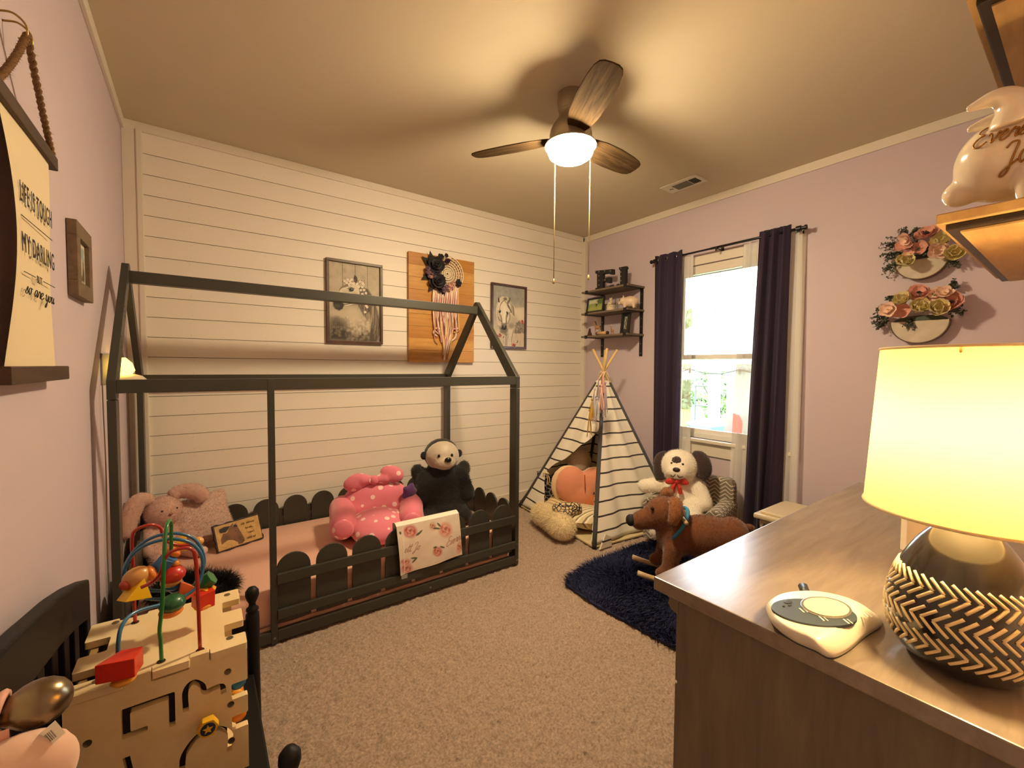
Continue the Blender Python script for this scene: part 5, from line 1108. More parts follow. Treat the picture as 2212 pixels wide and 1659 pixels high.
obj('care_tag', G().box(PY(874, 1246, -1.126)+[.0, .002, 0], (.035, .001, .022)), mat('grey_tag', '9A9A96', .6), bk)
# dark fur toy behind the cube
c = PZ(455, 1262, MZ+.05)
obj('black_fur_toy', fuzz(blob(G().ell((c[0]-.10, c[1]+.02, MZ+.055), (.13, .09, .05)).ell((c[0]+.02, c[1]-.04, MZ+.05), (.085, .08, .045)), .012, 3), 9000, .045, .0014, .5, .3), mat('black_long_fur', '0E0D0E', .7), smooth=True, label='black long-haired toy lying on the pink sheet behind the wooden cube', cat='plush toy')

# ---------------------------------------------------------------- armchair, plush dogs, rug, hamper
CA = math.atan2(-.24, -.97); cf = np.array([math.cos(CA), math.sin(CA)])
def chev(key, ang, c1, c2, p=.075, amp=.030, per=.030):
    if key in MATS: return MATS[key]
    m, nt, b = _base(key); b.inputs['Roughness'].default_value = .9; tc = nt.nodes.new('ShaderNodeTexCoord'); mp = nt.nodes.new('ShaderNodeMapping'); mp.inputs['Rotation'].default_value = (0, 0, -ang); nt.links.new(tc.outputs['Object'], mp.inputs[0])
    se = nt.nodes.new('ShaderNodeSeparateXYZ'); nt.links.new(mp.outputs[0], se.inputs[0])
    def mth(op, a, b_=None):
        n = nt.nodes.new('ShaderNodeMath'); n.operation = op
        for i, v in enumerate((a, b_)):
            if v is None: continue
            if isinstance(v, (int, float)): n.inputs[i].default_value = v
            else: nt.links.new(v, n.inputs[i])
        return n.outputs[0]
    u = mth('ADD', se.outputs[0], se.outputs[1]); z = mth('ABSOLUTE', mth('SUBTRACT', mth('FRACT', mth('DIVIDE', u, p)), .5)); s = mth('LESS_THAN', mth('FRACT', mth('DIVIDE', mth('ADD', se.outputs[2], mth('MULTIPLY', z, amp*2)), per)), .24)
    mx = nt.nodes.new('ShaderNodeMix'); mx.data_type = 'RGBA'; mx.inputs[6].default_value = (*lin(c1), 1); mx.inputs[7].default_value = (*lin(c2), 1); nt.links.new(s, mx.inputs[0]); nt.links.new(mx.outputs[2], b.inputs['Base Color']); return m
cv = chev('grey_chevron', CA, '7C7466', 'D8D0C2')
q, B = at3((-.412, -1.567, 0), cf, 0)
ac = thing('toddler_armchair', q(0, 0, 0), 'small grey chevron armchair beside the tent with a plush dog in it', 'armchair')
q0 = q
def rbox(c0, d, bev): g = G().box(q(*c0), d, B); return g
obj('base', rbox((0, 0, .11), (.44, .36, .16), 0), cv, ac, bev=.02)
obj('seat', rbox((.03, 0, .225), (.40, .35, .09), 0), cv, ac, bev=.035)
pr = [(-.275, .03), (.275, .03), (.275, .40)]+[(.275-.05+.05*math.cos(a), .43+.07*math.sin(a)) for a in np.linspace(0, math.pi/2, 6)]+[(-.225-.05*math.sin(a), .43+.07*math.cos(a)) for a in np.linspace(0, math.pi/2, 6)]
lft = B[:, 1]; obj('backrest', G().prism(pr, q(-.22, 0, 0), lft, (0, 0, 1), .10), cv, ac, bev=.03)
for s in (-1, 1):
    pr = [(s*.17, .03), (s*.275, .03), (s*.28, .26)]+[(s*.225+s*.06*math.cos(a), .285+.065*math.sin(a)) for a in np.linspace(0, math.pi, 9)]+[(s*.17, .26)]
    obj('armrest', G().prism(pr if s > 0 else pr[::-1], q(-.20, 0, 0), lft, (0, 0, 1), .43), cv, ac, bev=.012)
for a in (-.18, .17):
    for s in (-1, 1): obj('leg', G().box(q(a, s*.22, .015), (.04, .04, .03), B), mat('dark_foot', '2B2320', .6), ac)
# white plush dog
wf = mat('cream_white_plush', 'EEE7DA', .95, sheen=.5); df = mat('dark_brown_plush', '3B2A2A', .95, sheen=.4)
q, B = at3((-.43, -1.50, .035), (-.9, -.43), 0, .87)
wd_ = thing('plush_dog', q(.02, 0, .26), 'big white plush dog with dark ears and a red bow sitting in the chevron armchair', 'plush toy')
g = G().ell(q(.0, 0, .38), (.13, .145, .17), B, 20).ell(q(.05, -.02, .655-.03), (.115, .135, .128), B, 20).ell(q(.14, -.02, .60), (.07, .085, .06), B).caps(q(-.02, 0, .48), q(.03, -.01, .56), .10, .10)
g.caps(q(.02, -.13, .46), q(.06, -.24, .43), .062, .058).caps(q(.06, -.24, .43), q(.09, -.30, .425), .058, .055)
g.caps(q(.02, .13, .46), q(.09, .19, .34), .062, .06)
for s, e in ((-1, (.30, -.13, .24)), (1, (.29, .12, .25))): g.caps(q(.06, s*.09, .31), q(*e), .075, .065)
g.caps(q(.28, -.13, .25), q(.33, -.13, .13), .065, .07)
obj('body', fuzz(blob(g, .014, 4), 26000, .013, .001), wf, wd_, smooth=True)
for s, P_ in ((-1, [q(.01, -.125, .72), q(.03, -.175, .67), q(.06, -.175, .56), q(.07, -.165, .50)]), (1, [q(.0, .09, .735), q(.02, .155, .71), q(.04, .185, .62), q(.05, .17, .55)])):
    pp = smooth_path(P_, 5); obj('ear', fuzz(G().tube(pp, [.02+.032*math.sin(min(1, i/len(pp)*1.1+.1)*2.4) for i in range(len(pp))], 10).arr(), 4000, .009, .0009), df, wd_, smooth=True)
obj('eye_patch', G().ell(q(.135, -.045+.02, .685), (.032, .05, .042), B@rot(0, -.3, 0), 12), df, wd_, smooth=True)
obj('nose', G().ell(q(.205, -.02, .628), (.018, .028, .018), B, 10), mat('brown_nose', '2A1C18', .5), wd_, smooth=True)
for s in (-1, 1): obj('eye', G().ell(q(.165, s*.045-.02, .672), .009, n=8), mat('dark_eye'), wd_, smooth=True)
obj('mouth', G().tube(smooth_path([q(.195, -.07, .575), q(.208, -.045, .565), q(.212, -.02, .595), q(.208, .005, .565), q(.195, .03, .575)], 5), .003, 5), mat('brown_nose'), wd_, smooth=True)
rr_ = mat('red_ribbon', 'C2342E', .45)
bw2 = obj('bow', blob(G().ell(q(.165, -.07, .515), (.016, .045, .026), B@rot(.3, 0, 0)).ell(q(.165, .03, .525), (.016, .045, .026), B@rot(-.3, 0, 0)).ell(q(.17, -.02, .52), .02), .006, 2), rr_, wd_, smooth=True)
for s in (-1, 1): obj('bow_tail', G().tube([q(.17, -.02, .515), q(.175, -.02+s*.025, .47), q(.172, -.02+s*.032, .42)], [.006, .016, .018], 4), rr_, wd_)
# brown plush rocker
bd_ = mat('brown_plush', '6E3F20', .95, sheen=.4, var=(40, .12)); tn = mat('tan_plush', '8A5428', .95, sheen=.4)
q, B = at3((-1.00, -1.915, 0), (-.72, .69), 0)
rk = thing('plush_rocker', q(0, 0, 0), 'brown plush dog rocker with a blue collar standing on the navy shag rug', 'rocking toy')
rkw = wood('pale_birch', 'B99C78', 'CDB48E', (10, 10, 10), .5)
for s in (-1, 1):
    P_ = [q(-.30+.62*t, s*.11, .030+.055*(2*t-1)**2+.008) for t in np.linspace(0, 1, 20)]
    obj('runner', G().tube(P_, .017, 8), rkw, rk, smooth=True)
for a in (-.17, .13): obj('cross_slat', G().box(q(a, 0, .062), (.045, .22, .014), B), rkw, rk, bev=.003)
g = G().ell(q(-.09, 0, .30), (.25, .125, .125), B, 20).ell(q(.08, 0, .30), (.12, .125, .14), B).caps(q(.08, 0, .34), q(.13, 0, .42), .105, .105).ell(q(.15, 0, .435), (.115, .105, .10), B, 18).caps(q(.20, 0, .41), q(.295, 0, .375), .078, .058).ell(q(-.25, 0, .32), (.10, .11, .105), B)
for a in (-.22, .11):
    for s in (-1, 1): g.caps(q(a, s*.08, .25), q(a+.03, s*.10, .10), .058, .042).caps(q(a+.02, s*.10, .10), q(a+.07, s*.10, .095), .040, .038)
obj('body', fuzz(blob(g, .013, 4), 24000, .009, .0009), bd_, rk, smooth=True)
for s in (-1, 1):
    pp = smooth_path([q(.12, s*.06, .525), q(.11, s*.11, .525), q(.12, s*.145, .47), q(.135, s*.145, .42)], 4)
    obj('ear', fuzz(G().tube(pp, [.018+.022*math.sin(min(1, i/len(pp)+.15)*2.6) for i in range(len(pp))], 10).arr(), 2500, .008, .0009), tn, rk, smooth=True)
    obj('eye', G().ell(q(.235, s*.066, .475), .011, n=10), mat('dark_eye'), rk, smooth=True)
    obj('handle', G().tube([q(.06, s*.06, .43), q(.06, s*.165, .43)], .012, 10), rkw, rk, smooth=True)
obj('nose', G().ell(q(.352, 0, .375), (.030, .042, .036), B, 14), mat('black_velour', '141112', .8), rk, smooth=True)
a = np.linspace(0, 2*math.pi, 24, endpoint=False); cd_ = np.array([.65, 0, .76])
obj('collar', G().tube([q(.085-.06*math.sin(t)*1.15, .118*math.cos(t), .365+.098*math.sin(t)) for t in a], .011, 8, closed=True), mat('blue_webbing', '2F7FA8', .7), rk, smooth=True)
obj('tail', fuzz(G().tube(smooth_path([q(-.30, 0, .36), q(-.36, 0, .36), q(-.37, .02, .28)], 5), [.022]*6+[.016]*4+[.008], 8).arr(), 1500, .008, .0009), bd_, rk, smooth=True)
# shag rug
rx0, rx1, ry0, ry1 = -1.665, -.62, -2.62, -1.40
rg = thing('shag_rug', ((rx0+rx1)/2, (ry0+ry1)/2, 0), 'navy blue shaggy rug lying on the carpet under the plush rocker', 'rug')
nv = mat('navy_shag', '0B1440', .8, sheen=.0, var=(30, .35))
edge = [(rx0+.02, ry1-.10), (rx0+.10, ry1-.06), (rx0+.35, ry1), (rx1-.1, ry1+.03), (rx1, ry1-.1), (rx1, ry0), (rx0+.05, ry0), (rx0+.03, -2.2), (rx0, -1.75)]
obj('backing', G().prism(edge, (0, 0, .002), (1, 0, 0), (0, 1, 0), .010), nv, rg)
n = 34000; px = rx0+(rx1-rx0)*rng.random(n); py = ry0+(ry1-ry0)*rng.random(n); k = inpoly(px, py, edge); px, py = px[k], py[k]; n = len(px)
P0 = np.stack([px, py, np.full(n, .008)], 1); fl2 = np.stack([np.sin(px*9+py*5), np.cos(py*8-px*4), np.zeros(n)], 1)*.6
D = fl2+rng.normal(size=(n, 3))*.45; D[:, 2] = .55+.3*rng.random(n); D /= np.linalg.norm(D, axis=1)[:, None]; S = np.cross(D, rng.normal(size=(n, 3))); S /= np.linalg.norm(S, axis=1)[:, None]
Lh = .045*(.7+.6*rng.random((n, 1))); D2 = D+fl2*.9; D2[:, 2] -= .35; D2 /= np.linalg.norm(D2, axis=1)[:, None]; M_ = P0+D*Lh*.55; T_ = M_+D2*Lh*.6; wdt = .0022
V = np.concatenate([P0-S*wdt, P0+S*wdt, M_-S*wdt*.8, M_+S*wdt*.8, T_]); Fc = [f for i in range(n) for f in ((i, n+i, 3*n+i, 2*n+i), (2*n+i, 3*n+i, 4*n+i))]
obj('pile', (V, Fc), nv, rg, kind='stuff')
# hamper
hc = np.array([-.42, -2.30, 0]); hz = .44; pls = mat('beige_plastic', 'B9A98E', .5)
hp = thing('laundry_hamper', hc, 'beige plastic laundry hamper with a lid by the lilac wall behind the dresser', 'hamper')
obj('basket', G().add([hc+np.array([a*(.15 if z < .1 else .19), b*(.12 if z < .1 else .16), z]) for z in (0, hz-.05) for a, b in ((-1, -1), (1, -1), (1, 1), (-1, 1))], [(3, 2, 1, 0), (4, 5, 6, 7)]+[(i, (i+1) % 4, 4+(i+1) % 4, 4+i) for i in range(4)]), pls, hp, bev=.02)
obj('lid', G().box(hc+[0, 0, hz-.03], (.42, .36, .03)).box(hc+[0, 0, hz-.008], (.36, .30, .02)), mat('beige_plastic_lid', 'CFC0A4', .45), hp, bev=.012)
for i in range(9):
    for j in range(2): obj('slot', G().box(hc+np.array([-.192+.006*j, -.12+.03*i, hz-.08-.035*j]), (.004, .014, .022), rot(.5, 0, 0)), mat('hamper_slot', '3A322A', .8), hp)
# ---------------------------------------------------------------- black bench with the wooden activity cube
bkw = mat('black_lacquer', '060505', .55, spec=.3)
bh = thing('toy_bench', (-3.51, -2.10, 0), 'black wooden child bench with an arched slatted back under the activity cube', 'bench')
BYF, BYN = -1.655, -2.50
def arch(y):
    return float(np.interp(-y, [1.655, 1.80, 1.96, 2.156, 2.297, 2.5], [.700, .745, .785, .821, .846, .862]))
ys_ = np.linspace(BYF, BYN, 22)
top = [(y, arch(y)) for y in ys_]; bot = [(y, arch(y)-.115) for y in ys_[::-1]]
obj('crest_rail', G().prism(top+bot, (-3.725, 0, 0), (0, 1, 0), (0, 0, 1), .034), bkw, bh, bev=.006)
for y in (BYF-.014, BYN+.014): obj('back_post', G().bx(-3.727, -3.692, y-.022, y+.022, 0, .69), bkw, bh, bev=.005)
for k in range(7): y = BYF-.105-.105*k; obj('back_slat', G().bx(-3.716, -3.702, y-.025, y+.025, .29, arch(y)-.10), bkw, bh, bev=.003)
obj('back_rail', G().bx(-3.722, -3.697, BYN+.03, BYF-.03, .28, .33), bkw, bh, bev=.004)
obj('seat', G().bx(-3.70, -3.29, BYN+.01, BYF-.06, .262, .287), bkw, bh, bev=.005)
for x0, x1, y0, y1 in ((-3.312, -3.296, BYN+.03, BYF-.07),): obj('apron', G().bx(x0, x1, y0, y1, .19, .262), bkw, bh, bev=.003)
for y in (BYF-.052, BYN+.04):
    p0 = np.array([-3.290, y, 0])
    prof = [(.014, 0), (.022, .008), (.024, .020), (.020, .034), (.014, .042), (.020, .055), (.022, .12), (.020, .30), (.021, .46), (.020, .485), (.013, .492), (.019, .498), (.019, .504), (.011, .512), (.010, .522), (.016, .534), (.021, .550), (.020, .564), (.012, .575), (.001, .579)]
    obj('front_post', G().lathe(prof, p0, (0, 0, 1), 20), bkw, bh, smooth=True)
    obj('arm_rail', G().bx(-3.70, -3.30, y-.012, y+.012, .43, .465), bkw, bh, bev=.004)
# cube
ply = wood('birch_plywood', 'E4CB98', 'F2E0B8', (6, 3, 6), .5, bump=.05); plye = wood('plywood_edge', '8E6C40', 'D2AE74', (2, 2, 160), .6)
CX0, CX1, CY0, CY1, CZ0, CZ1 = -3.668, -3.334, -2.112, -1.790, .288, .620
cb = thing('activity_cube', ((CX0+CX1)/2, (CY0+CY1)/2, CZ0), 'birch plywood activity cube with a bead maze on top standing on the black bench', 'activity toy')
cs = (CX1-CX0)/2; ccx, ccy = (CX0+CX1)/2, (CY0+CY1)/2; th_ = .018
def cutpanel(name, outline, holes, o, ux, uy, th, m):
    # a sheet with through-cut holes, built as a filled 2-D curve and given thickness
    cu = bpy.data.curves.new('tmp', 'CURVE'); cu.dimensions = '2D'; cu.fill_mode = 'BOTH'; cu.extrude = th/2
    for poly in [outline]+holes:
        sp = cu.splines.new('POLY'); sp.points.add(len(poly)-1); sp.use_cyclic_u = True
        for i, p in enumerate(poly): sp.points[i].co = (p[0], p[1], 0, 1)
    t = bpy.data.objects.new('tmp', cu); COL.objects.link(t); dg = bpy.context.evaluated_depsgraph_get(); ev = t.evaluated_get(dg); em = ev.to_mesh()
    V = np.empty(len(em.vertices)*3); em.vertices.foreach_get('co', V); V = V.reshape(-1, 3); F = [tuple(p.vertices) for p in em.polygons]; ev.to_mesh_clear(); bpy.data.objects.remove(t)
    ux = np.asarray(ux, float); uy = np.asarray(uy, float); nz = np.cross(ux, uy)
    return obj(name, (np.asarray(o)+V[:, :1]*ux+V[:, 1:2]*uy+(V[:, 2:]-th/2)*nz, F), m, cb)
def rpoly(pts, r=.006, n=4):
    out = []; N = len(pts)
    for i in range(N):
        p = np.array(pts[i], float); a = np.array(pts[i-1], float)-p; b = np.array(pts[(i+1) % N], float)-p; la, lb = np.linalg.norm(a), np.linalg.norm(b); rr = min(r, la*.45, lb*.45)
        s = p+a/la*rr; e = p+b/lb*rr
        for k in range(n+1): t = k/n; out.append(tuple((1-t)**2*s+2*t*(1-t)*p+t*t*e))
    return out
def stroke(path, w, n=6, closed=False):
    P_ = [np.array(p[:2], float) for p in smooth_path([(x, y, 0) for x, y in path], n)] if n > 1 else [np.array(p, float) for p in path]
    Lf, Rt = [], []
    for i, p in enumerate(P_):
        d = P_[min(i+1, len(P_)-1)]-P_[max(i-1, 0)]; d /= np.linalg.norm(d)+1e-9; nn = np.array([-d[1], d[0]]); Lf.append(tuple(p+nn*w/2)); Rt.append(tuple(p-nn*w/2))
    return Lf+Rt[::-1]
# top: tabs on all four sides
e = cs; d_ = .024
top_out = [(-e, -e+.0), (-.07, -e), (-.07, -e+d_), (-.02, -e+d_), (-.02, -e-.0), (.05, -e), (.05, -e+d_), (.09, -e+d_), (.09, -e), (e, -e), (e, -.11), (e-.045, -.11), (e-.045, -.045), (e, -.045), (e, .03), (e-.045, .03), (e-.045, .095), (e, .095), (e, e), (.10, e), (.10, e-d_*.6), (.03, e-d_*.6), (.03, e), (-.05, e), (-.05, e-d_*.6), (-.11, e-d_*.6), (-.11, e), (-e, e), (-e, .07), (-e+.05, .07), (-e+.05, -.0), (-e, -.0), (-e, -.07), (-e+.05, -.07), (-e+.05, -.12), (-e, -.12)]
tpn = cutpanel('top_panel', rpoly(top_out, .005), [], (ccx, ccy, CZ1), (1, 0, 0), (0, .97, 0), th_, ply)
# front panel (towards the door) with maze tracks; local x right, y up, origin top centre
fo = [(-e, -.006), (-.07, -.006), (-.07, .016), (-.022, .016), (-.022, -.010), (.048, -.010), (.048, .018), (.088, .018), (.088, -.004), (e, -.004), (e, -.085), (e-.035, -.085), (e-.035, -.125), (e, -.125), (e, -.17), (e-.035, -.17), (e-.035, -.205), (e, -.205), (e, -.325), (-e, -.325), (-e, -.27), (-e+.07, -.27), (-e+.07, -.215), (-e, -.215)]
h1 = [(-.075, -.052), (.020, -.052-.0), (.020, -.135), (.008, -.135), (.008, -.066), (-.060, -.066), (-.060, -.110), (-.030, -.110), (-.030, -.122), (-.075, -.122)]
h2 = stroke([(.040, -.112), (.040, -.062), (.055, -.045), (.072, -.060), (.078, -.080), (.095, -.078), (.112, -.080), (.116, -.100)], .012)
h3 = stroke([(.030, -.255), (.035, -.215), (.065, -.182), (.105, -.186), (.128, -.215), (.125, -.255)], .012)
h4 = [(-.075, -.165), (-.062, -.165), (-.050, -.25), (-.062, -.25)]
fpn = cutpanel('front_panel', rpoly(fo, .004), [rpoly(h1, .004), h2, h3, h4], (ccx, CY0+.006, CZ1-.016), (1, 0, 0), (0, 0, 1), th_, ply)
obj('track_backing', G().bx(CX0+.02, CX1-.045, CY0+.026, CY0+.032, CZ0+.02, CZ1-.045), mat('dark_backing', '1E1A16', .7), cb)
for x in (CX0+.012, CX1-.05): obj('side_panel', G().bx(x-(.012 if x > ccx else 0), x+.014-(.012 if x > ccx else 0), CY0+.03, CY1-.02, CZ0, CZ1-.02), plye, cb)
obj('back_panel', G().bx(CX0+.02, CX1-.02, CY1-.03, CY1-.014, CZ0, CZ1-.019), ply, cb)
obj('base_panel', G().bx(CX0+.02, CX1-.02, CY0+.03, CY1-.03, CZ0, CZ0+.014), ply, cb)
boltm = mat('steel_bolt', '8A7A62', .3, .9)
for x, y in ((-e+.05, e-.025), (e-.03, e-.03), (-e+.05, -e+.04), (e-.035, -e+.05)): obj('bolt', G().lathe([(.0085, -.001), (.008, .0012), (.004, .0005)], (ccx+x, ccy+y, CZ1), (0, 0, 1), 12), boltm, cb)
for x, z in ((-.13, -.10), (.125, -.048), (.13, -.135), (.13, -.23)): obj('bolt', G().lathe([(.008, -.001), (.0075, .0016), (.004, .0008)], (ccx+x, CY0+.006, CZ1-.016+z), (0, -1, 0), 12), boltm, cb)
# counting beads on the right side
for z0, cols in ((CZ1-.118, ('1F6E9A', '1E8A72', '1F6E9A', '1E8A72')), (CZ1-.205, ('E08A28', 'E5A83A', 'E08A28', 'E5A83A'))):
    ry = obj('bead_rod', G().tube([(CX1-.020, CY0+.03, z0), (CX1-.020, CY1-.05, z0)], .003, 6), boltm, cb, smooth=True)
    for k, c_ in enumerate(cols):
        for kk in range(2): obj('bead', G().lathe([(.006, -.007), (.017, -.005), (.019, 0), (.017, .005), (.006, .007)], (CX1-.020, CY0+.034+k*.015+kk*.06, z0), (0, 1, 0), 14), mat('bead_'+c_, c_, .35), cb, smooth=True)
# slider with a star
sp3 = PY(449, 1563, CY0-.016)
hexa = [(.022*math.cos(a), .022*math.sin(a)) for a in np.linspace(0, 2*math.pi, 7)[:-1]]
sl3 = obj('slider', G().prism([(a, b) for a, b in hexa], sp3, (1, 0, 0), (0, 0, 1), .02), mat('yellow_paint', 'E8B52A', .4), cb, bev=.002)
sl3.location.y -= .0
obj('slider_disc', G().lathe([(.015, 0), (.015, .001)], sp3+np.array([0, -.0202, 0]), (0, -1, 0), 24), mat('navy_print', '25314E', .5), sl3)
stp = [(.011*(1 if k % 2 == 0 else .45)*math.sin(k*math.pi/5), .011*(1 if k % 2 == 0 else .45)*math.cos(k*math.pi/5)) for k in range(10)]
obj('star', G().prism(stp, sp3+np.array([0, -.0214, 0]), (1, 0, 0), (0, 0, 1), .0004), mat('yellow_paint'), sl3)
# wires and beads of the maze
def wy(x, y, Y): return PY(x, y, Y)
rw = mat('red_wire', 'A8281E', .3, coat=.4); gw = mat('green_wire', '1F7A32', .3, coat=.4); bw3 = mat('blue_wire', '2A6A96', .3, coat=.4)
zt = CZ1
def c4(x, y): return 220+x/4.6075, 1060+y/4.6075      # crop pixels -> photo pixels
def W_(pts, m, r=.0042, n=7):
    P_ = [PY(*c4(x, y), Y) for x, y, Y in pts]; obj('wire', G().tube(smooth_path(P_, n), r, 8), m, cb, smooth=True); return P_
h0 = PZ(*c4(332, 1312), zt); h1_ = PZ(*c4(978, 1588), zt); hg = PZ(*c4(590, 1700), zt); hg2 = PZ(*c4(690, 560), zt)
ya, yb_ = h0[1], h1_[1]
# red wire: rises at the back hole, loops over, dips through the beads and comes down at the front right hole
W_([(332, 1312, ya), (322, 1100, ya), (308, 700, ya), (300, 480, ya), (340, 390, ya), (480, 340, ya), (580, 370, ya+.01), (610, 450, ya+.01), (680, 520, ya+.0), (800, 545, ya-.0), (930, 535, ya+.02), (990, 560, ya), (960, 640, ya-.06), (860, 575, yb_+.09)][:9]+[(800, 545, ya+.0), (930, 530, ya-.01)], rw)
W_([(225, 950, ya-.14), (280, 900, ya-.14), (420, 840, ya-.13), (520, 800, ya-.12), (590, 770, ya-.12)], rw)
W_([(390, 965, yb_+.03), (500, 910, yb_+.03), (580, 830, yb_+.02), (620, 700, yb_+.01), (690, 610, yb_), (820, 570, yb_), (900, 590, yb_), (930, 660, yb_), (950, 900, yb_), (978, 1588, yb_)], rw)
# green wire
W_([(595, 1700, hg[1]), (585, 1500, hg[1]), (575, 1380, hg[1]), (600, 1150, hg[1]), (615, 800, hg[1]), (628, 480, hg[1]+.01), (650, 340, hg[1]+.03), (675, 295, hg[1]+.06), (690, 340, hg[1]+.09), (690, 480, hg[1]+.11), (688, 600, hg[1]+.12)], gw)
# blue coil
yc = (ya+yb_)/2
W_([(160, 1620, yb_+.01), (165, 1500, yb_+.01), (190, 1370, yb_+.02), (260, 1260, yb_+.04), (380, 1190, yb_+.06), (600, 1130, yb_+.08), (800, 1060, yb_+.10), (940, 960, yb_+.11), (1000, 800, yb_+.12), (990, 640, yb_+.12), (900, 530, yb_+.12), (760, 485, yb_+.12), (600, 490, yb_+.13), (420, 550, yb_+.14), (290, 660, yb_+.15), (225, 800, yb_+.15), (240, 920, yb_+.15), (330, 1020, yb_+.14), (450, 1070, yb_+.13), (620, 1075, yb_+.13), (800, 1010, yb_+.13), (960, 900, yb_+.14), (1015, 740, yb_+.15), (1005, 620, yb_+.15), (940, 500, yb_+.15), (830, 440, yb_+.15), (690, 425, yb_+.15), (520, 460, yb_+.16), (370, 550, yb_+.17), (260, 690, yb_+.17), (222, 820, yb_+.18), (260, 930, yb_+.18), (400, 980, yb_+.17), (560, 995, yb_+.16), (740, 985, yb_+.15), (900, 960, yb_+.14), (1010, 890, yb_+.14)], bw3, n=5)
for p in (h0, h1_, hg): obj('grommet', G().lathe([(.009, 0), (.0085, .0016), (.004, .0016)], p, (0, 0, 1), 14), mat('dark_grommet', '3A1E16', .5), cb)
def bd(nm, x, y, Y, c_, R=None): return PY(*c4(x, y), Y), mat('bead_'+c_, c_, .35, coat=.2)
def ballb(x, y, Y, rx, rz, c_, d=(0, 0, 1)):
    p, m = bd('', x, y, Y, c_); k = 9; obj('bead', G().lathe([(max(.001, rx*math.cos(t)), rz*math.sin(t)) for t in np.linspace(-math.pi/2, math.pi/2, k)], p, d, 18), m, cb, smooth=True)
def prismb(x, y, Y, poly, th, c_, R):
    p, m = bd('', x, y, Y, c_); obj('bead', G().prism(poly, p-R@np.array([0, 0, th/2]), R@np.array([1., 0, 0]), R@np.array([0, 1., 0]), th), m, cb, bev=.0015)
tri = [(-.030, -.018), (.030, -.018), (0, .032)]; hexb = [(.021*math.cos(a), .021*math.sin(a)) for a in np.linspace(0, 2*math.pi, 7)[:-1]]; sq = [(-.02, -.02), (.02, -.02), (.02, .02), (-.02, .02)]
prismb(345, 1000, ya-.15, tri, .034, 'F0C21E', rot(1.5, .3, .6)); ballb(350, 862, ya-.135, .026, .030, 'C99552', (1, .2, .3)); ballb(488, 822, ya-.13, .021, .012, 'E07A1E', (1, .2, .3)); ballb(238, 938, ya-.15, .013, .013, 'B0442E')
prismb(620, 720, ya-.115, hexb, .038, '2F6FB0', rot(.4, .6, .3)); ballb(705, 610, ya-.10, .020, .012, 'E07A1E', (.6, .2, .7)); ballb(735, 725, ya-.10, .010, .009, 'E8922E')
ballb(700, 830, ya-.10, .030, .024, 'C2301E'); ballb(690, 905, ya-.10, .024, .012, 'C99552'); ballb(715, 935, ya-.09, .022, .014, '2F6FB0'); ballb(730, 975, ya-.09, .014, .012, '1E5AA0')
prismb(785, 530, ya+.02, tri, .03, 'F0C21E', rot(1.4, .2, .2)); ballb(960, 505, ya+.02, .014, .013, 'D9A050'); ballb(885, 500, ya+.02, .020, .014, '8F7860', (1, 0, .1))
ballb(700, 1120, yb_+.09, .029, .022, '1D5A34'); ballb(688, 1200, yb_+.09, .026, .013, 'E8822A')
prismb(840, 1000, yb_+.13, tri, .028, 'E86A2E', rot(1.35, -.35, .2)); prismb(1030, 910, yb_+.14, hexb, .040, '1E6A34', rot(.6, .8, .6)); prismb(1050, 985, yb_+.13, hexb, .014, 'E8A02E', rot(.2, .3, .3))
prismb(1010, 1070, yb_+.12, sq, .045, 'D9331E', rot(.1, .0, .4)); ballb(1010, 1140, yb_+.12, .022, .010, 'E8A02E')
q1 = PZ(258, 1445, zt+.036)
obj('bead', G().prism([(-.034, -.02), (.034, -.02), (.034, .026), (-.006, .026)], q1+np.array([0, -.0, -.014]), rot(0, 0, -.25)@np.array([1., 0, 0]), rot(0, 0, -.25)@np.array([0, 1., 0]), .042), mat('bead_D9331E', 'D9331E', .35, coat=.2), cb, bev=.002)
obj('bead', G().lathe([(.001, 0), (.018, .002), (.023, .007), (.018, .013), (.001, .014)], q1+np.array([.006, -.0, -.0345]), (0, 0, 1), 18), mat('bead_E8A02E', 'E8A02E', .35), cb, smooth=True)
# ribbon, tag and pink hanging on the door knob
rb = mat('pink_ribbon', 'DDAA9C', .6)
hg_ = thing('pink_door_hanger', (kb[0]-.02, kb[1], .75), 'pale pink padded hanger with a white barcode tag looped over the door knob', 'door hanger')
a_ = np.linspace(0, 2*math.pi, 20, endpoint=False)
obj('ribbon', G().tube([kb+np.array([-.012+.004*math.sin(t), .021*math.cos(t), .021*math.sin(t)]) for t in a_], .0045, 6, closed=True).grid(lambda u, v: kb+np.array([-.020+.022*u, -.024, -.005-.11*v-.004*math.sin(v*6)]), 4, 10), rb, hg_, smooth=True)
pk_ = PD(44, 1672, .47)
obj('pad', blob(G().ell(pk_, (.05, .03, .045)).ell(pk_+[-.05, 0, -.03], (.06, .035, .06)), .008, 4), mat('pale_pink_felt', 'E3C0B0', .9, sheen=.3), hg_, smooth=True)
tg = PD(104, 1592, .475); R_t = rot(.5, -.3, -.5)
P = Paint([(0, 0), (100, 0), (100, 50), (0, 50)], 100, 20, 'E8E2D8')
for k in range(22): P.poly([(20+k*2.4, 10), (20+k*2.4+(.8+(k*7) % 3*.5), 10), (20+k*2.4+(.8+(k*7) % 3*.5), 36), (20+k*2.4, 36)], '3A3A3A')
uu_ = PD(134, 1572, .475)-PD(80, 1618, .475); uu_ /= np.linalg.norm(uu_); vv_ = np.cross(uu_, _fw); vv_ /= np.linalg.norm(vv_)
P.build('paper_tag', lambda u, v: tg+uu_*(u-.5)*.036-vv_*(v-.5)*.018*-1, hg_)
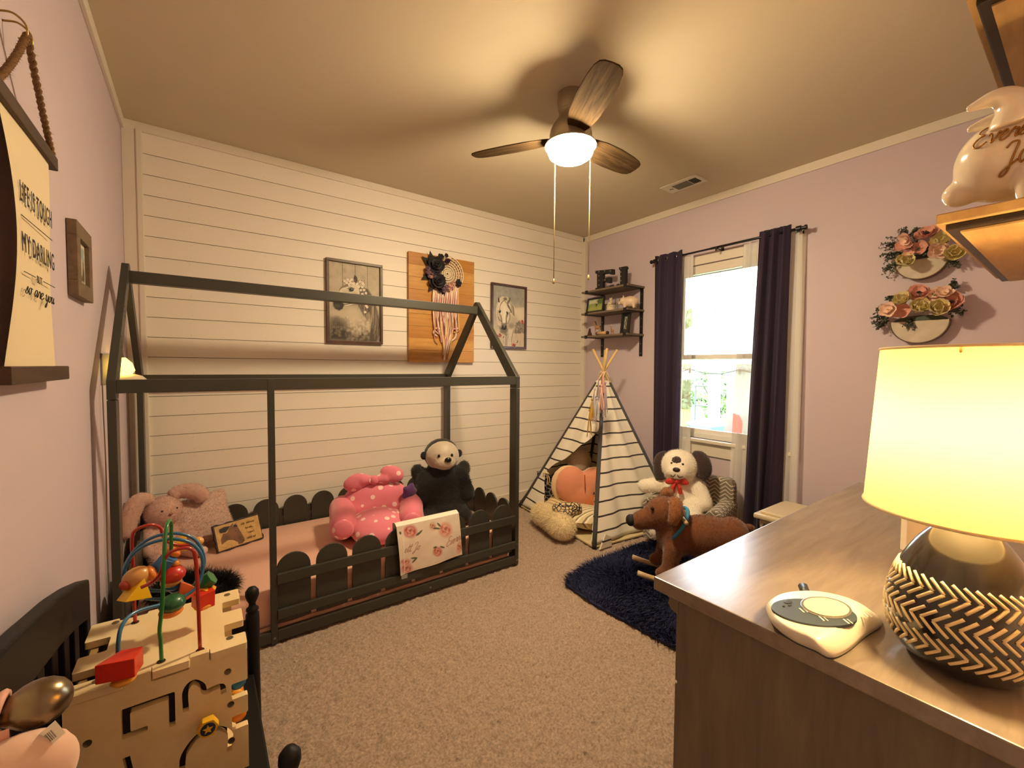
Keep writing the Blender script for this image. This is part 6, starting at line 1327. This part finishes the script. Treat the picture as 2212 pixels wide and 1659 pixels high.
# ---------------------------------------------------------------- things on the dresser
LX, LY = -2.36, -3.245
lmp = thing('table_lamp', (LX, LY, DZ), 'table lamp with a black chevron ceramic base and a glowing cream drum shade', 'table lamp')
cer = mat('dark_grey_ceramic', '221E1C', .18, coat=.6)
BP = [(.048, .0), (.070, .006), (.086, .022), (.096, .045), (.1005, .070), (.1005, .090), (.097, .115), (.089, .145), (.077, .175), (.061, .205), (.043, .230), (.030, .244), (.026, .250)]
pp = smooth_path([(a, b, 0) for a, b in BP], 4)
obj('base', G().lathe([(p[0], p[1]) for p in pp], (LX, LY, DZ), (0, 0, 1), 64), cer, lmp, smooth=True)
def rad(z): return float(np.interp(z, [b for a, b in BP], [a for a, b in BP]))
chv = mat('cream_glaze', 'DCC79C', .45)
for zc_, dirn in ((.142, 1), (.097, -1), (.053, 1)):
    N_ = 40
    for k in range(N_):
        a0 = 2*math.pi*k/N_+.05*dirn
        for sg in (-1, 1):
            pts = []
            for t in np.linspace(0, 1, 5):
                z = zc_+sg*.0185*t; a = a0-dirn*.19*t*(.1*(1/rad(z))); rr = rad(z)+.0002; pts.append((LX+rr*math.cos(a), LY+rr*math.sin(a), DZ+z))
            g = G().tube(pts, .0027, 6)
            if k == 0 and sg == -1 and False: pass
            if sg == -1: gg = g
            else: gg.add(*g.arr()); 
        if math.cos(a0-math.atan2(CAM[1]-LY, CAM[0]-LX)) > -.35: obj('chevron', gg, chv, lmp, smooth=True)
obj('neck', G().lathe([(.026, .248), (.030, .252), (.030, .262), (.024, .266), (.012, .268), (.012, .31)], (LX, LY, DZ), (0, 0, 1), 32), mat('cream_neck', 'CDB78E', .35, .3), lmp, auto=50)
shm = bpy.data.materials.new('linen_shade'); MATS['linen_shade'] = shm; shm.use_nodes = True
_n = shm.node_tree; _b = _n.nodes['Principled BSDF']; _b.inputs['Base Color'].default_value = (*lin('E8D8B8'), 1); _b.inputs['Roughness'].default_value = .9
_t = _n.nodes.new('ShaderNodeBsdfTranslucent'); _t.inputs[0].default_value = (.46, .32, .10, 1); _x = _n.nodes.new('ShaderNodeMixShader'); _x.inputs[0].default_value = .6
_n.links.new(_b.outputs[0], _x.inputs[1]); _n.links.new(_t.outputs[0], _x.inputs[2]); _n.links.new(_x.outputs[0], _n.nodes['Material Output'].inputs[0])
s0, s1, r0_, r1_ = .264, .545, .1375, .122
sh = obj('shade', G().lathe([(r0_, s0), (r0_*.75+r1_*.25, s0*.75+s1*.25), ((r0_+r1_)/2, (s0+s1)/2), (r1_, s1)], (LX, LY, DZ), (0, 0, 1), 72, cap=False), shm, lmp, smooth=True)
for rr, z in ((r0_, s0), (r1_, s1)): obj('shade_rim', G().tube([(LX+rr*math.cos(a), LY+rr*math.sin(a), DZ+z) for a in np.linspace(0, 2*math.pi, 64, endpoint=False)], .0028, 6, closed=True), mat('shade_trim', 'E3CFA6', .8), lmp, smooth=True)
obj('spider', G().tube([(LX-r1_, LY, DZ+s1-.01), (LX+r1_, LY, DZ+s1-.01)], .002, 6).tube([(LX, LY-r1_, DZ+s1-.01), (LX, LY+r1_, DZ+s1-.01)], .002, 6).tube([(LX, LY, DZ+.31), (LX, LY, DZ+s1-.01)], .004, 6), mat('brass_wire'), lmp)
obj('bulb', G().ell((LX, LY, DZ+.41), (.03, .03, .04), n=16), mat('lit_bulb', 'FFF0D0', .4, emit=(LAMP_WARM, LAMP_STRENGTH)), lmp, smooth=True)
# sound machine
wp = mat('white_plastic', 'DED6C8', .35); gp = mat('grey_plastic', '3C464C', .4)
smq = [PZ(*p, DZ) for p in ((1664, 1325), (1795, 1420), (1905, 1345), (1770, 1285))]
smc = PZ(1765, 1330, DZ+.03)
sm_ = thing('sound_machine', (smc[0], smc[1], DZ), 'white and grey sleep sound machine lying on the dresser top', 'sound machine')
fdir = smq[1]-smc; fdir[2] = 0; fdir /= np.linalg.norm(fdir); sdir = np.array([-fdir[1], fdir[0], 0])
ctr = (PZ(1664, 1325, DZ)+PZ(1905, 1345, DZ))/2; ctr[2] = DZ
import_pts = [(1664, 1318), (1676, 1355), (1715, 1385), (1760, 1405), (1793, 1421), (1830, 1408), (1870, 1375), (1906, 1347), (1880, 1318), (1840, 1298), (1770, 1285), (1700, 1292)]
ol = np.array([PZ(x, y, DZ+.004) for x, y in import_pts]); ol = np.array(smooth_path(ol, 5, True)); cen = np.mean(ol, 0)
tc_ = (PZ(1757, 1322, DZ+.040)); N_ = len(ol); prof = [(1.0, .004), (.99, .012), (.93, .024), (.82, .034), (.72, .038)]; V = []
for k, z in prof:
    f = (z-.004)/.034; o_ = cen*(1-f)+np.array([tc_[0], tc_[1], cen[2]])*f
    for p in ol: r_ = o_+(p-cen)*k; V.append((r_[0], r_[1], DZ+z))
Fm = [(i*N_+j, i*N_+(j+1) % N_, (i+1)*N_+(j+1) % N_, (i+1)*N_+j) for i in range(len(prof)-1) for j in range(N_)]+[tuple((len(prof)-1)*N_+j for j in range(N_)), tuple(range(N_))[::-1]]
obj('body', (V, Fm), wp, sm_, smooth=True)
el = [PZ(1759+93*math.cos(a), 1322+27*math.sin(a)+.13*93*math.cos(a), DZ+.0415) for a in np.linspace(0, 2*math.pi, 40, endpoint=False)]
def plate(nm, pts, z0, z1, m, bev=.001): return obj(nm, G().prism([(p[0], p[1]) for p in pts][::-1] if np.cross(pts[1]-pts[0], pts[2]-pts[1])[2] < 0 else [(p[0], p[1]) for p in pts], (0, 0, z0), (1, 0, 0), (0, 1, 0), z1-z0), m, sm_, bev=bev)
plate('control_face', el, DZ+.036, DZ+.0415, gp)
el2 = [PZ(1785+50*math.cos(a), 1312+19*math.sin(a)+.15*50*math.cos(a), DZ+.043) for a in np.linspace(0, 2*math.pi, 40, endpoint=False)]
plate('speaker_rim', [PZ(1785+56*math.cos(a), 1312+22*math.sin(a)+.15*56*math.cos(a), DZ+.0425) for a in np.linspace(0, 2*math.pi, 40, endpoint=False)], DZ+.041, DZ+.043, mat('silver_ring', 'A8A498', .3, .8))
plate('speaker_grille', el2, DZ+.0425, DZ+.0445, mat('grille_mesh', 'CFC4A8', .5, bump=(900, .8, .002)))
for x, y, r_ in ((1703, 1300, 9), (1693, 1309, 3), (1706, 1307, 4)): plate('button', [PZ(x+r_*math.cos(a), y+r_*.45*math.sin(a), DZ+.0425) for a in np.linspace(0, 2*math.pi, 12, endpoint=False)], DZ+.0412, DZ+.0432, mat('dark_button', '2B3034', .4))
for x, y in ((1732, 1318), (1775, 1336), (1828, 1342), (1870, 1328)): 
    p = PZ(x, y, DZ+.0425); obj('slider_mark', G().box(p+np.array([0, 0, -.0005]), (.014, .003, .0012), rot(0, 0, .9)).box(p+np.array([.006, -.004, -.0005]), (.014, .0016, .0012), rot(0, 0, .9)), wp, sm_)
p = PZ(1745, 1288, DZ+.02); obj('cable_plug', G().tube([p+[0, 0, -.004], p+np.array([.03, .02, .004])], .010, 8), mat('dark_button'), sm_, smooth=True)
obj('foot_rim', (np.array([(v[0], v[1], DZ+.0005+(.003 if i >= N_ else 0)) for i, v in enumerate(np.concatenate([cen+(ol-cen)*.985, cen+(ol-cen)*.985]))]), [(j, (j+1) % N_, N_+(j+1) % N_, N_+j) for j in range(N_)]+[tuple(range(N_, 2*N_))]), mat('dark_button'), sm_)
# white book standing behind the lamp
b0 = PZ(1962, 1185, DZ)
b0 = np.array([-2.06, -3.17, DZ]); dirb = np.array([.92, -.38, 0]); nb = np.array([-dirb[1], dirb[0], 0])
b1 = PZ(1950, 1190, DZ); 
bkq = thing('upright_board', b1, 'white upright board with a dark red edge standing behind the table lamp', 'board')
ub = np.array([.75, -.66, 0]); nbk = np.array([-.66, -.75, 0])
obj('panel', G().box(b1+ub*.035+[0, 0, .085], (.07, .022, .17), np.array([ub, nbk, [0, 0, 1]]).T), mat('white_cover', 'E8E0D2', .5), bkq, bev=.003)
obj('edge', G().box(b1+ub*.078+[0, 0, .083], (.016, .022, .166), np.array([ub, nbk, [0, 0, 1]]).T), mat('maroon_cover', '5A201A', .5), bkq, bev=.002)
# ---------------------------------------------------------------- wall shelves above the dresser
swd = wood('oak_shelf', '8C6C44', 'AE8C5A', (3, 20, 20), .5, bump=.1)
def wshelf(x0, yf, z, label, x1=-1.42):
    t = thing('wall_shelf', ((x0+x1)/2, (yf-W)/2, z-.03), label, 'shelf')
    obj('board', G().bx(x0, x1, -W+.002, yf, z-.020, z), swd, t, bev=.002)
    obj('edge_strip', G().bx(x0+.010, x1-.01, -W+.002, yf-.012, z-.032, z-.0205), mat('dark_strip', '2B2018', .4, .3), t, bev=.003)
    obj('under_board', G().bx(x0+.03, x1-.03, -W+.004, yf-.03, z-.036, z-.0325), swd, t)
    for x in (x0+.08, x1-.08): obj('bracket', G().bx(x-.012, x+.012, -W+.0005, -W+.006, z-.16, z-.037), blkm, t, bev=.002)
    return t
SHX = -2.25
wshelf(SHX, -3.171, 1.631, 'lower oak wall shelf above the dresser carrying the ceramic pig bank')
u1 = PX(2085, 20, SHX); wshelf(SHX, u1[1], u1[2]+.035, 'upper oak wall shelf at the top right of the room')
dt = PX(2075, 6, SHX-.01)
obj('black_box', G().bx(SHX+.0, SHX+.16, dt[1]-.10, dt[1]-.005, u1[2]+.036, u1[2]+.12), mat('black_enamel'), bev=.004, label='black box at the edge of the upper oak shelf', cat='box')
# ceramic pig bank with a name
cx_ = PX(2130, 345, -2.10)
pgm = mat('glossy_white_ceramic', 'E6D8C4', .12, coat=.5)
pf_ = np.array([.0, 1.0, 0]); 
pc_ = np.array([-2.10, -3.335, 1.632]); S_ = .128
pgk = thing('ceramic_pig_bank', pc_, 'glossy cream ceramic pig bank with a gold name standing on the lower oak shelf', 'piggy bank')
f = np.array([-.12, .99, 0]); f /= np.linalg.norm(f); l = np.array([-f[1], f[0], 0]); Bq_ = np.array([f, l, [0, 0, 1]]).T
def pq2(a, b, d): return pc_+S_*(f*a+l*b+np.array([0, 0, d]))
g = G().ell(pq2(-.1, 0, .86), np.array([1.05, .86, .80])*S_, Bq_, 28).ell(pq2(.72, 0, .90), np.array([.58, .62, .62])*S_, Bq_, 22).caps(pq2(.98, 0, .62), pq2(1.20, 0, .52), .24*S_, .22*S_)
for a in (-.6, .42):
    for b in (-.42, .42): g.caps(pq2(a, b, .5), pq2(a*1.05, b, .16), .24*S_, .17*S_)
obj('body', blob(g, .006, 6), pgm, pgk, smooth=True)
for s in (-1, 1):
    P_ = smooth_path([pq2(.62, s*.38, 1.26), pq2(.66, s*.42, 1.54), pq2(.84, s*.44, 1.72), pq2(1.16, s*.42, 1.68)], 5); n_ = len(P_)
    obj('ear', blob(G().tube(P_, [S_*(.32-.27*i/(n_-1)) for i in range(n_)], 12), .004, 3), pgm, pgk, smooth=True)
    obj('eye', G().ell(pq2(1.08, s*.30, .92), S_*.045, n=8), mat('dark_eye'), pgk, smooth=True)
gold = mat('gold_lettering', 'A06E2A', .35, .5)
def onpig(x, y):
    # side of the body that faces the door; x runs away from the snout
    a = 1.08-x/S_; d = .94+y/S_; k = max(.05, 1-((a+.1)/1.05)**2-((d-.86)/.80)**2); k2 = max(0, 1-((a-.72)/.58)**2-((d-.90)/.62)**2)
    return pq2(a, max(.86*math.sqrt(k), .62*math.sqrt(k2))+.012, d)
script('name_lettering', 'Everett', (0, 0, 0), (1, 0, 0), (0, 0, 1), .0195, .0016, gold, pgk, .25, lambda x, y: onpig(x, y+.010))
script('name_lettering', 'Jo', (0, 0, 0), (1, 0, 0), (0, 0, 1), .021, .0017, gold, pgk, .12, lambda x, y: onpig(x+.040, y-.040))
# ---------------------------------------------------------------- groups of look-alikes
GROUPS = {'purple_curtain': 'purple curtains at the window', 'sheer_curtain': 'sheer curtains at the window', 'pull_chain': 'fan pull chains', 'horse_print': 'horse pictures on the plank wall', 'wall_planter': 'half-round wall planters', 'marquee_letter': 'marquee letters on the top corner shelf', 'striped_cushion': 'striped cushions in the tent', 'wall_shelf': 'oak wall shelves above the dresser', 'framed_photo': 'small framed pictures', 'tree': 'greenery outside the window'}
for o in SC.objects:
    if o.parent is None and 'category' in o:
        k = o.name.split('.')[0]
        if k in GROUPS: o['group'] = GROUPS[k]
